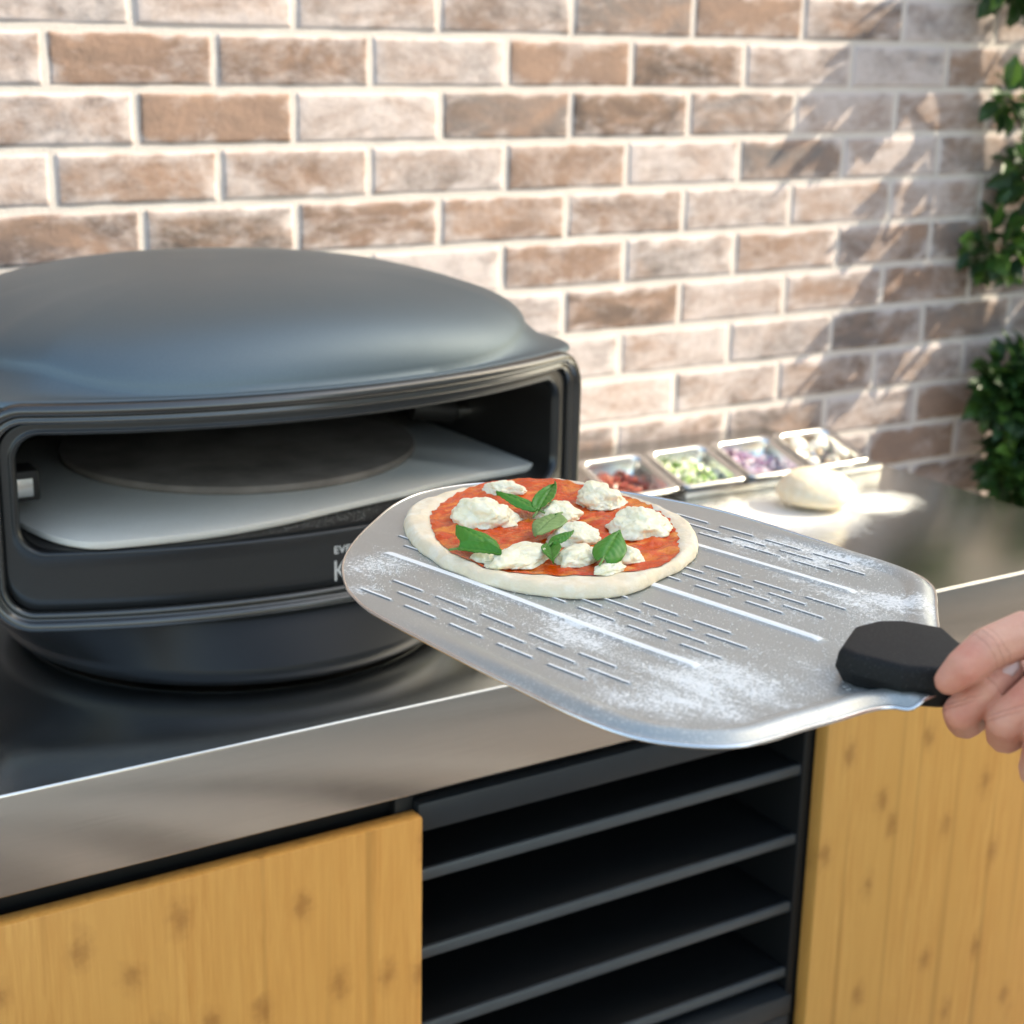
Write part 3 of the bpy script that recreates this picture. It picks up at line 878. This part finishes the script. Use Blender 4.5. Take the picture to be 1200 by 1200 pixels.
M_stalk = simple('basil_stalk', (.16, .30, .07), .5)
basil((-.0150, .1600), (.0235, .1655), .0115, .0150, .0190, -.25, M_basil, 1, .2)
basil((.0060, .2010), (.0245, .1640), .0105, .0140, .0190, .25, M_basil, 2, -.25)
basil((.0700, .1170), (.0500, .1590), .0150, .0190, .0225, -.20, M_basil2, 3, .1)
basil((.0290, .0790), (.0680, .0790), .0150, .0130, .0180, -.35, M_basil, 4, -.1)
basil((.0840, .0700), (.0520, .0600), .0085, .0135, .0165, .35, M_basil, 5, .35)
basil((.1150, .0880), (.0900, .1100), .0090, .0150, .0170, .3, M_basil, 6, .2)
basil((.0930, .1300), (.0925, .1090), .0085, .0170, .0200, -.2, M_basil, 7, -.3)
basil((.1200, .1480), (.1370, .1130), .0145, .0160, .0205, -.30, M_basil, 8, .15)

# ------------------------------------------------------------------ topping pans and dough ball
def pan_geo():
    """local: x 0..W, y 0..D (front 0), rim at z=0"""
    W, D, H = .1175, .1120, .060
    loops = []
    def rr(i, z, r):
        pts = []
        for cx, cy, a0 in ((W - i - r, D - i - r, 0), (i + r, D - i - r, 90), (i + r, i + r, 180), (W - i - r, i + r, 270)):
            for k in range(7): pts.append((cx + r * math.cos(R(a0 + 15 * k)), cy + r * math.sin(R(a0 + 15 * k)), z))
        return pts
    pr = [(.0045, -.004, .010), (.0005, -.0035, .012), (0, -.001, .012), (.001, .0005, .012), (.0035, .0005, .012), (.0075, 0, .014), (.0095, -.0015, .014), (.0105, -.006, .014), (.014, -.026, .014), (.018, -.030, .012), (.03, -.031, .008)]
    return loft([rr(*p) for p in pr], True, False, True)
tilt = math.atan2(.030, .108)
def pan_xf(x0, y0, z0):
    return Matrix.Translation((x0, y0, z0)) @ Matrix.Rotation(tilt, 4, 'X') @ Matrix.Rotation(R(0), 4, 'Z')
pV, pF = pan_geo()
bm = bmesh.new()
prism = [(0, 0), (0, .004), (.118, .0335), (.124, .0335), (.124, 0)]
rack = thing('topping_rack', 'low steel rack holding four small topping pans at the back of the worktop', 'rack', (.98, .54, 0))
x0r, x1r, yr = .797, 1.178, .474
for nm, xx in (('end_plate', x0r + .004), ('end_plate', x1r - .014)):
    V, F = loft([[(xx, yr + y, .0006 + z * .45) for y, z in prism], [(xx + .002, yr + y, .0006 + z * .45) for y, z in prism]], True, True, True)
    mesh_obj(nm, V, F, M_pan, rack, smooth=False)
box('front_bar', (x0r - .002, x1r + .002, yr - .006, yr - .002, .0006, .008), M_pan, rack, .001)
box('rear_bar', (x0r - .002, x1r + .002, yr + .120, yr + .124, .0006, .026), M_pan, rack, .001)
box('base_tray', (x0r - .002, x1r + .002, yr - .0015, yr + .1195, .0006, .0018), M_pan, rack, .0003)
pans = []
labels = ['steel topping pan of chopped red pepper nearest the oven', 'steel topping pan of diced green courgette right of the red pepper pan', 'steel topping pan of sliced purple onion between courgette and mushroom pans', 'steel topping pan of white mushrooms at the right end of the rack']
for i in range(4):
    x = .6785 + .1215 * i if i else .6785
    M = pan_xf(.677 + .1235 * i + .0, .4775, .0145)
    if i == 0:
        me = bpy.data.meshes.new('topping_pan'); me.from_pydata([tuple(Vector(v)) for v in pV], [], pF); me.materials.append(M_pan)
        me.polygons.foreach_set('use_smooth', [True] * len(me.polygons)); me.update()
        o = bpy.data.objects.new('topping_pan', me); COL.objects.link(o); p0 = o
    else:
        o = p0.copy(); COL.objects.link(o)
    o.matrix_world = M; tag(o, labels[i], 'pan', 'topping pans in the rack'); pans.append(M)
cols = [[(.36, .09, .06), (.45, .17, .11), (.28, .06, .045)], [(.70, .74, .55), (.42, .55, .22), (.78, .80, .66), (.14, .28, .05)], [(.52, .40, .50), (.62, .55, .62), (.36, .20, .34)]]
nms = [('chopped_pepper', 'chopped red pepper heaped in the first steel pan', 'pepper'), ('diced_courgette', 'pale green diced courgette heaped in a steel pan', 'courgette'), ('sliced_onion', 'shredded purple and white onion in a steel pan', 'onion')]
for i in range(3):
    ms = [simple(nms[i][0] + '_skin', c, .35, Subsurface_Weight=.1) for c in cols[i]]
    rnd = random.Random(i + 3); V = []; F = []; FM = []
    for q in range(150):
        px, py = rnd.uniform(.018, .099), rnd.uniform(.018, .094)
        pz_ = (-.036, -.031, -.031)[i] + .013 * rnd.random() + .004 * math.sin(px / .117 * 3.14)
        sx, sy, sz = ((.009, .009, .007), (.010, .009, .007), (.016, .004, .004))[i]
        Rm = Matrix.Rotation(rnd.uniform(0, 6), 3, 'Z') @ Matrix.Rotation(rnd.uniform(-.7, .7), 3, 'X') @ Matrix.Rotation(rnd.uniform(-.7, .7), 3, 'Y')
        b = len(V); k = rnd.uniform(.6, 1.0)
        for cx in (-.5, .5):
            for cy in (-.5, .5):
                for cz in (-.5, .5):
                    c = Rm @ Vector((cx * sx * k * rnd.uniform(.8, 1.1), cy * sy * k * rnd.uniform(.8, 1.1), cz * sz * k)) + Vector((px, py, pz_))
                    V.append(pans[i] @ c)
        for f in ((0, 1, 3, 2), (4, 6, 7, 5), (0, 4, 5, 1), (2, 3, 7, 6), (0, 2, 6, 4), (1, 5, 7, 3)):
            F.append([b + t for t in f]); FM.append(q % len(ms))
    o = mesh_obj(nms[i][0], V, F, None, None, False, ms, FM)
    tag(o, nms[i][1], nms[i][2], None, 'stuff')
M_mush = simple('mushroom_skin', (.80, .76, .68), .5, 0, .2, .001, 150, Subsurface_Weight=.1)
M_mush2 = simple('mushroom_stem', (.62, .48, .34), .6)
def mushroom(loc, r, rot, label, first=[None]):
    if first[0] is None:
        t = thing('mushroom', label, 'mushroom', (0, 0, 0), 'mushrooms in the pan')
        prof = [(.001, 1.0), (.35, .96), (.65, .80), (.88, .50), (1.0, .15), (.97, -.05), (.85, -.12), (.5, -.02), (.30, 0)]
        V, F = loft([[(a * math.cos(2 * math.pi * k / 24), a * math.sin(2 * math.pi * k / 24), z * .75) for k in range(24)] for a, z in prof], True, True, True)
        mesh_obj('cap', V, F, M_mush, t)
        prof = [(.30, .02), (.27, -.3), (.30, -.6), (.34, -.75)]
        V, F = loft([[(a * math.cos(2 * math.pi * k / 16), a * math.sin(2 * math.pi * k / 16), z) for k in range(16)] for a, z in prof], True, True, True)
        mesh_obj('stem', V, F, M_mush2, t); first[0] = t
    else:
        s = first[0]; t = s.copy(); COL.objects.link(t)
        for ch in s.children:
            c = ch.copy(); COL.objects.link(c); c.parent = t
    t['label'] = label; t.location = loc; t.scale = (r, r, r); t.rotation_euler = rot
    return t
P4 = pans[3]
for (x, y, z, r, rot, lb) in ((.038, .082, -.010, .016, (.5, .4, 0), 'large white mushroom at the back of the end pan'), (.062, .066, -.008, .017, (-.5, .3, 1), 'white mushroom in the middle of the end pan, its cap tilted'),
                              (.090, .040, -.008, .013, (.3, -.3, 2), 'small bright mushroom by the right front corner of the end pan'), (.030, .040, -.018, .015, (2.2, .3, 0), 'upturned mushroom showing its brown stem, front left of the end pan'), (.066, .030, -.017, .014, (1.9, -.5, 1.4), 'upturned mushroom by the front rim of the end pan'), (.088, .084, -.014, .014, (.8, -.8, 1.4), 'mushroom in the rear right corner of the end pan')):
    mushroom(tuple(P4 @ Vector((x, y, z))), r, rot, lb)
# dough ball
bm = bmesh.new(); bmesh.ops.create_icosphere(bm, subdivisions=5, radius=1)
for v in bm.verts:
    c = v.co.copy(); q = c * (1 + .05 * noise.noise(c * 1.4 + Vector((4, 0, 0))) + .01 * noise.noise(c * 6))
    if q.z < 0: q.z *= .55; q.x *= 1 + .05 * -c.z; q.y *= 1 + .05 * -c.z
    k = 1 - .35 * max(0, q.z) ** 2
    v.co = Vector((.940 + q.x * .056, .357 + q.y * .056, .0222 + q.z * .0345 * (1 if q.z > 0 else 1)))
zmin = min(v.co.z for v in bm.verts)
for v in bm.verts: v.co.z -= zmin - .0004
db = bm_obj('dough_ball', bm, M_dough, None, True); tag(db, 'smooth cream dough ball resting on flour on the right worktop', 'dough')

# ------------------------------------------------------------------ loose flour grains
M_flour = simple('flour', (.85, .83, .79), .9)
def grains(name, pts, label, cat='flour'):
    V = []; F = []; rnd = random.Random(5)
    for (x, y, z, r) in pts:
        b = len(V)
        for d in ((1, 0, 0), (-.5, .87, 0), (-.5, -.87, 0), (0, 0, 1.0)):
            V.append((x + d[0] * r * rnd.uniform(.6, 1.2), y + d[1] * r * rnd.uniform(.6, 1.2), z + d[2] * r))
        F += [(b, b + 1, b + 3), (b + 1, b + 2, b + 3), (b + 2, b, b + 3)]
    o = mesh_obj(name, V, F, M_flour, None, False); tag(o, label, cat, None, 'stuff'); return o
rnd = random.Random(9); pts = []
for c, r, m in (((.012, .020), .030, 700), ((.045, -.022), .014, 420), ((.30, .025), .06, 1300), ((.205, .262), .05, 700), ((.29, .20), .07, 900), ((.15, .02), .08, 800), ((.20, .16), .12, 900), ((.34, .12), .05, 500)):
    for _ in range(m):
        s = rnd.gauss(c[0], r * .6); t = rnd.gauss(c[1], r * .6)
        if not inside(np.array([[s, t]]), blade_out)[0]: continue
        d_, _n = seg_dist(np.array([[s, t]]), blade_out[::4])
        if d_[0] < .016 or math.hypot(s - pc[0], t - pc[1]) < rP(math.atan2(t - pc[1], s - pc[0])) + .001: continue
        q = pw(s, t, .0004); pts.append((q[0], q[1], q[2] + .0006 * math.sin(s * 21) * math.cos(t * 17), rnd.uniform(.00022, .0006)))
grains('flour', pts, 'white flour grains scattered over the metal peel')
pts = []
for _ in range(420):
    u = rnd.gauss(.01, .08); d = rnd.uniform(.001, .045)
    p = front_pt(u, 0, -.012 - d)
    pts.append((p.x, p.y, .1568, rnd.uniform(.0002, .0006)))
grains('spilled_flour', pts, 'specks of flour on the dark sill inside the oven mouth')

# ------------------------------------------------------------------ person (hand and forearm reaching in from the right)
person = thing('person', 'person reaching in from the right, fist closed round the black grip, thumb on top', 'person', (.13, -.85, .28))
def cap_chain(bm, pts, rad):
    P = [Vector(p) for p in pts]
    for i in range(len(P) - 1):
        a, b = P[i], P[i + 1]; n_ = max(2, int((b - a).length / .0025))
        for k in range(n_ + 1):
            t = k / n_; c = a.lerp(b, t); r = rad[i] * (1 - t) + rad[i + 1] * t
            bmesh.ops.create_icosphere(bm, subdivisions=2, radius=r, matrix=Matrix.Translation(c))
G = Vector
hand = bmesh.new()
chains = [
    ([(.0210, -.7400, .3058), (.0270, -.7450, .3140), (.0412, -.7475, .3235), (.0626, -.7518, .3290), (.0850, -.7700, .3220), (.116, -.812, .302)], [.0078, .0106, .0116, .0124, .0160, .0190]),
    ([(.0552, -.7501, .3079), (.0443, -.7482, .3008), (.0350, -.7385, .2836), (.0520, -.7270, .2710), (.0800, -.7180, .2750)], [.0085, .0094, .0100, .0104, .0125]),
    ([(.0660, -.7745, .3150), (.0500, -.7765, .3085), (.0395, -.7660, .2880), (.0560, -.7530, .2720), (.0880, -.7440, .2730)], [.0086, .0098, .0105, .0108, .0130]),
    ([(.0660, -.7990, .3195), (.0530, -.8000, .3115), (.0440, -.7880, .2890), (.0580, -.7760, .2590), (.0940, -.7700, .2660)], [.0080, .0090, .0098, .0104, .0125]),
    ([(.0680, -.8190, .3150), (.0580, -.8200, .3070), (.0490, -.8090, .2840), (.0640, -.7990, .2600), (.0980, -.7960, .2650)], [.0070, .0080, .0086, .0092, .0115]),
]
for p, r in chains: cap_chain(hand, p, [q * 1.06 for q in r])
wr = (.140, -.868, .292)
for a, ra in (((.0800, -.7180, .2750), .0125), ((.0880, -.7440, .2710), .0130), ((.0940, -.7700, .2660), .0125), ((.0980, -.7960, .2650), .0115), ((.118, -.812, .302), .019), ((.0850, -.7700, .3220), .0155)):
    cap_chain(hand, [a, ((a[0] + wr[0]) / 2 + .008, (a[1] + wr[1]) / 2, (a[2] + wr[2]) / 2), wr], [ra, .018, .0205])
cap_chain(hand, [(.0900, -.7300, .2900), (.105, -.770, .290), (.110, -.80, .285)], [.013, .017, .018])
cap_chain(hand, [wr, (.150, -.900, .288), (.185, -.985, .270), (.225, -1.09, .245)], [.024, .0245, .031, .037])
cap_chain(hand, [(.152, -.862, .284), (.162, -.895, .280), (.195, -.98, .266)], [.019, .020, .027])
tmp = bpy.data.meshes.new('tmp'); hand.to_mesh(tmp); hand.free()
ho = bpy.data.objects.new('tmp', tmp); COL.objects.link(ho)
md = ho.modifiers.new('r', 'REMESH'); md.mode = 'VOXEL'; md.voxel_size = .00115; md.use_smooth_shade = True
ms_ = ho.modifiers.new('s', 'SMOOTH'); ms_.iterations = 5; ms_.factor = .5
dg = bpy.context.evaluated_depsgraph_get()
hm = bpy.data.meshes.new_from_object(ho.evaluated_get(dg)); bpy.data.objects.remove(ho); bpy.data.meshes.remove(tmp)
hm.name = 'hand'
n = NT('skin')
a1 = n.noise(55, None, 4, .6); a2 = n.noise(18, None, 3); vz = n.voro(900, None, 'DISTANCE_TO_EDGE')
c = n.mix(n.ramp(a1, [(.38, 0), (.68, .75)]), (.70, .320, .220), (.60, .185, .130))
c = n.mix(n.ramp(a2, [(.42, 0), (.64, .5)]), c, (.68, .41, .30))
for tip in ((.0205, -.7405, .305), (.034, -.739, .283), (.038, -.765, .283), (.038, -.789, .2735)):
    c = n.mix(n.math('MULTIPLY', n.blob(tip, .019), .55), c, (.55, .19, .13))
n.set(Base_Color=c, Roughness=.45, Subsurface_Weight=.15, Subsurface_Scale=.006)
n.b.inputs['Subsurface Radius'].default_value = (1, .35, .2)
def crease(J, d, wd=.0007, rad=.013, wob=.0016):
    v = n.n.new('ShaderNodeVectorMath'); v.operation = 'SUBTRACT'; n.l.new(n.tc.outputs['Object'], v.inputs[0]); v.inputs[1].default_value = J
    q = n.n.new('ShaderNodeVectorMath'); q.operation = 'DOT_PRODUCT'; n.l.new(v.outputs[0], q.inputs[0]); q.inputs[1].default_value = Vector(d).normalized()
    x = n.math('ADD', q.outputs['Value'], n.math('MULTIPLY', n.math('SUBTRACT', n.noise(160, None, 3), .5), wob * 2))
    x = n.math('DIVIDE', n.math('ABSOLUTE', x), wd)
    return n.math('MULTIPLY', n.math('SUBTRACT', 1, x, True), n.ramp(n.blob(J, rad * 1.6), [(.2, 0), (.5, 1)]))
cr = None
for J, d in (((.0412, -.7475, .3235), (.75, -.15, .4)), ((.0445, -.7480, .3250), (.75, -.15, .4)), ((.0375, -.7470, .3212), (.75, -.15, .4)), ((.0350, -.7385, .2860), (.2, .6, .8)), ((.0365, -.7400, .2900), (.2, .6, .8)),
             ((.0395, -.7660, .2890), (.2, .6, .8)), ((.0410, -.7680, .2935), (.2, .6, .8)), ((.0443, -.7482, .3008), (.65, -.1, .45)), ((.0500, -.7765, .3085), (.65, -.1, .45)), ((.070, -.755, .330), (.8, -.3, 0)), ((.0410, -.7880, .285), (.2, .6, .8))):
    k_ = crease(J, d); cr = k_ if cr is None else n.math('MAXIMUM', cr, k_)
c = n.mix(n.math('MULTIPLY', cr, .35), c, (.36, .13, .09))
n.set(Base_Color=c)
n.bump(n.math('SUBTRACT', n.math('ADD', n.math('MULTIPLY', n.ramp(vz, [(0, 0), (.25, 1)]), .5), n.math('MULTIPLY', n.noise(240, None, 4, .6), 1.2)), n.math('MULTIPLY', cr, 2.2)), .45, .0007); M_skin = n.m
hm.materials.clear(); hm.materials.append(M_skin); hm.polygons.foreach_set('use_smooth', [True] * len(hm.polygons))
bo_ = bpy.data.objects.new('body', hm); COL.objects.link(bo_); bo_.parent = person; bo_.matrix_parent_inverse = Matrix.Translation(person.location).inverted()
# nails
M_nail = simple('fingernail_keratin', (.70, .47, .40), .26, 0, 0, .001, 200, Subsurface_Weight=.1)
def nail(c, along, out, w, l):
    c = Vector(c); al = Vector(along).normalized(); ou = Vector(out); ou = (ou - al * ou.dot(al)).normalized(); sd_ = al.cross(ou)
    V = []; F = []; n1, n2 = 12, 11
    for i in range(n1):
        u = i / (n1 - 1) * 2 - 1
        for j in range(n2):
            v = j / (n2 - 1) * 2 - 1
            ww = w * (1 - .45 * max(0, abs(u) - .35) ** 1.6 * 2.2)
            ang = v * 1.0
            V.append(c + al * (u * l) + sd_ * (math.sin(ang) / math.sin(1.0) * ww) + ou * ((math.cos(ang) - 1) * w * 1.0 - .0008 * u * u))
    for i in range(n1 - 1):
        for j in range(n2 - 1):
            a = i * n2 + j; F.append((a, a + 1, a + n2 + 1, a + n2))
    o = mesh_obj('fingernail', V, F, M_nail, person)
    m = o.modifiers.new('s', 'SOLIDIFY'); m.thickness = .0006; m.offset = -1
    return o
nail((.0205, -.7440, .3165), (-.62, .35, -.75), (-.62, .20, .78), .0056, .0062)
nail((.0500, -.7545, .3145), (.72, .0, .55), (-.60, -.45, .66), .0054, .0060)
nail((.0605, -.7795, .3220), (.70, .0, .62), (-.62, -.35, .70), .0054, .0058)
# sleeve
V, F = loft([[tuple(Vector(c) + Vector((math.cos(a) * r * .976, math.cos(a) * r * .216, 0)) + Vector((0, 0, math.sin(a) * r)) + Vector((0, .003 * math.sin(5 * a + i), 0))) for a in [2 * math.pi * k / 40 for k in range(40)]]
             for i, (c, r) in enumerate([((.172, -.945, .280), .034), ((.170, -.940, .281), .038), ((.172, -.945, .280), .0415), ((.190, -.99, .270), .044), ((.215, -1.05, .256), .047), ((.25, -1.12, .24), .052), ((.29, -1.2, .22), .058)])], True, False, True)
M_cloth = simple('dark_cotton', (.03, .032, .038), .9, 0, .4, .0015, 500)
mesh_obj('sleeve', V, F, M_cloth, person)

# ------------------------------------------------------------------ leafy shrub by the wall
def leafy(name, label, seed, trunk, limbs, clumps, nleaf, lsize):
    t = thing(name, label, 'shrub', trunk[0])
    V, F = [], []
    def add(v, f):
        b = len(V); V.extend(v); F.extend([[i + b for i in q] for q in f])
    add(*tube(trunk, [.028 * (1 - .6 * i / (len(trunk) - 1)) for i in range(len(trunk))], 10))
    for l in limbs: add(*tube(l, [.012 * (1 - .75 * i / (len(l) - 1)) for i in range(len(l))], 8))
    rnd = random.Random(seed); LV = []; LF = []; LT = []
    for ci, (c, r, wt) in enumerate(clumps):
        # twig to the clump
        base = min((Vector(p) for l in limbs + [trunk] for p in l), key=lambda p: (p - Vector(c)).length)
        mid = base.lerp(Vector(c), .5) + Vector((rnd.uniform(-.03, .03), rnd.uniform(-.02, .02), .02))
        add(*tube([base, mid, Vector(c)], [.005, .0035, .0015], 6))
        for _ in range(int(nleaf * wt)):
            d = Vector((rnd.gauss(0, 1), rnd.gauss(0, 1), rnd.gauss(0, 1))); d.normalize()
            p = Vector(c) + Vector((d.x * r[0], d.y * r[1], d.z * r[2])) * (rnd.random() ** .45)
            if p.y > YW - .012: p.y = YW - .012 - rnd.random() * .05
            ax = (d + Vector((rnd.uniform(-.6, .6), rnd.uniform(-.9, .3), rnd.uniform(-.8, .5)))).normalized()
            nr = Vector((rnd.uniform(-.5, .5), rnd.uniform(-.9, .2), rnd.uniform(.1, 1))).normalized()
            sd_ = ax.cross(nr).normalized(); nr = sd_.cross(ax)
            L = lsize * rnd.uniform(.6, 1.25); W = L * rnd.uniform(.24, .34); b = len(LV)
            for u, v, h in ((0, 0, 0), (.3, -1, .06), (.3, 0, 0), (.3, 1, .06), (.65, -.9, .05), (.65, 0, -.02), (.65, .9, .05), (1, 0, -.12)):
                LV.append(p + ax * (u * L) + sd_ * (v * W) + nr * (h * L))
            tt = min(1, max(0, rnd.gauss(.42, .22)))
            LT += [tt] * 8
            LF += [(b, b + 2, b + 1), (b, b + 3, b + 2), (b + 1, b + 2, b + 5, b + 4), (b + 2, b + 3, b + 6, b + 5), (b + 4, b + 5, b + 7), (b + 5, b + 6, b + 7)]
    mesh_obj('trunk', V, F, M_bark, t)
    o = mesh_obj('foliage', LV, LF, M_leaf, t, False)
    at = o.data.attributes.new('tone', 'FLOAT', 'POINT'); at.data.foreach_set('value', LT)
    return t
rnd = random.Random(21); cl = []
for (x, y, z, r, wt) in [(1.66, .72, .78, .085, .50), (1.68, .735, .55, .03, .10), (1.76, .71, .42, .07, .42), (1.69, .73, .29, .045, .30), (1.84, .73, .56, .08, .08), (1.92, .70, .20, .06, .35), (1.90, .72, .38, .10, .06), (1.92, .72, .85, .10, .05),
                         (1.99, .71, .14, .10, .15), (2.08, .70, .50, .10, .07), (2.0, .71, 1.0, .10, .05), (1.77, .72, .88, .06, .30), (1.93, .69, .22, .08, .3)]:
    cl.append(((x, y, z), (r, .05 + r * .15, r * .9), wt))
leafy('tall_shrub', 'tall leafy green shrub climbing the right end of the brick wall', 5, [(2.12, .64, -.9), (2.10, .65, -.3), (2.05, .66, .2), (2.0, .66, .6), (1.97, .65, 1.0), (1.95, .63, 1.35)],
      [[(2.05, .66, .2), (1.96, .68, .33), (1.86, .70, .40), (1.76, .71, .43)], [(2.03, .66, .4), (1.92, .68, .55), (1.80, .70, .66), (1.70, .71, .70)], [(2.0, .66, .6), (1.88, .68, .78), (1.76, .69, .92), (1.66, .70, 1.0)], [(2.02, .65, .45), (2.15, .6, .7), (2.28, .55, .95)]],
      cl, 300, .046)
cl = []
for (x, y, z, r, wt) in [(1.72, .69, .03, .07, .9), (1.80, .66, .02, .09, 1.1), (1.76, .67, -.12, .08, .9), (1.90, .62, .10, .11, 1.1), (1.84, .64, -.14, .10, 1.1), (1.98, .58, -.05, .14, 1.2), (2.1, .55, -.25, .17, 1.2), (1.88, .60, -.33, .13, 1.1), (2.25, .5, -.05, .17, 1.1), (1.98, .55, -.52, .17, 1.1), (1.76, .70, -.06, .05, .45)]:
    cl.append(((x, y, z), (r, r * .7, r), wt))
leafy('low_shrub', 'low dark green bush beside the end of the worktop', 8, [(2.0, .60, -.9), (1.99, .61, -.6), (1.96, .62, -.35), (1.93, .63, -.1)],
      [[(1.99, .61, -.6), (1.94, .63, -.4), (1.86, .65, -.2), (1.80, .67, -.02)], [(1.99, .61, -.6), (2.1, .56, -.4), (2.2, .52, -.1)], [(1.96, .62, -.35), (1.96, .60, -.1), (1.95, .58, .08)]],
      cl, 330, .045)
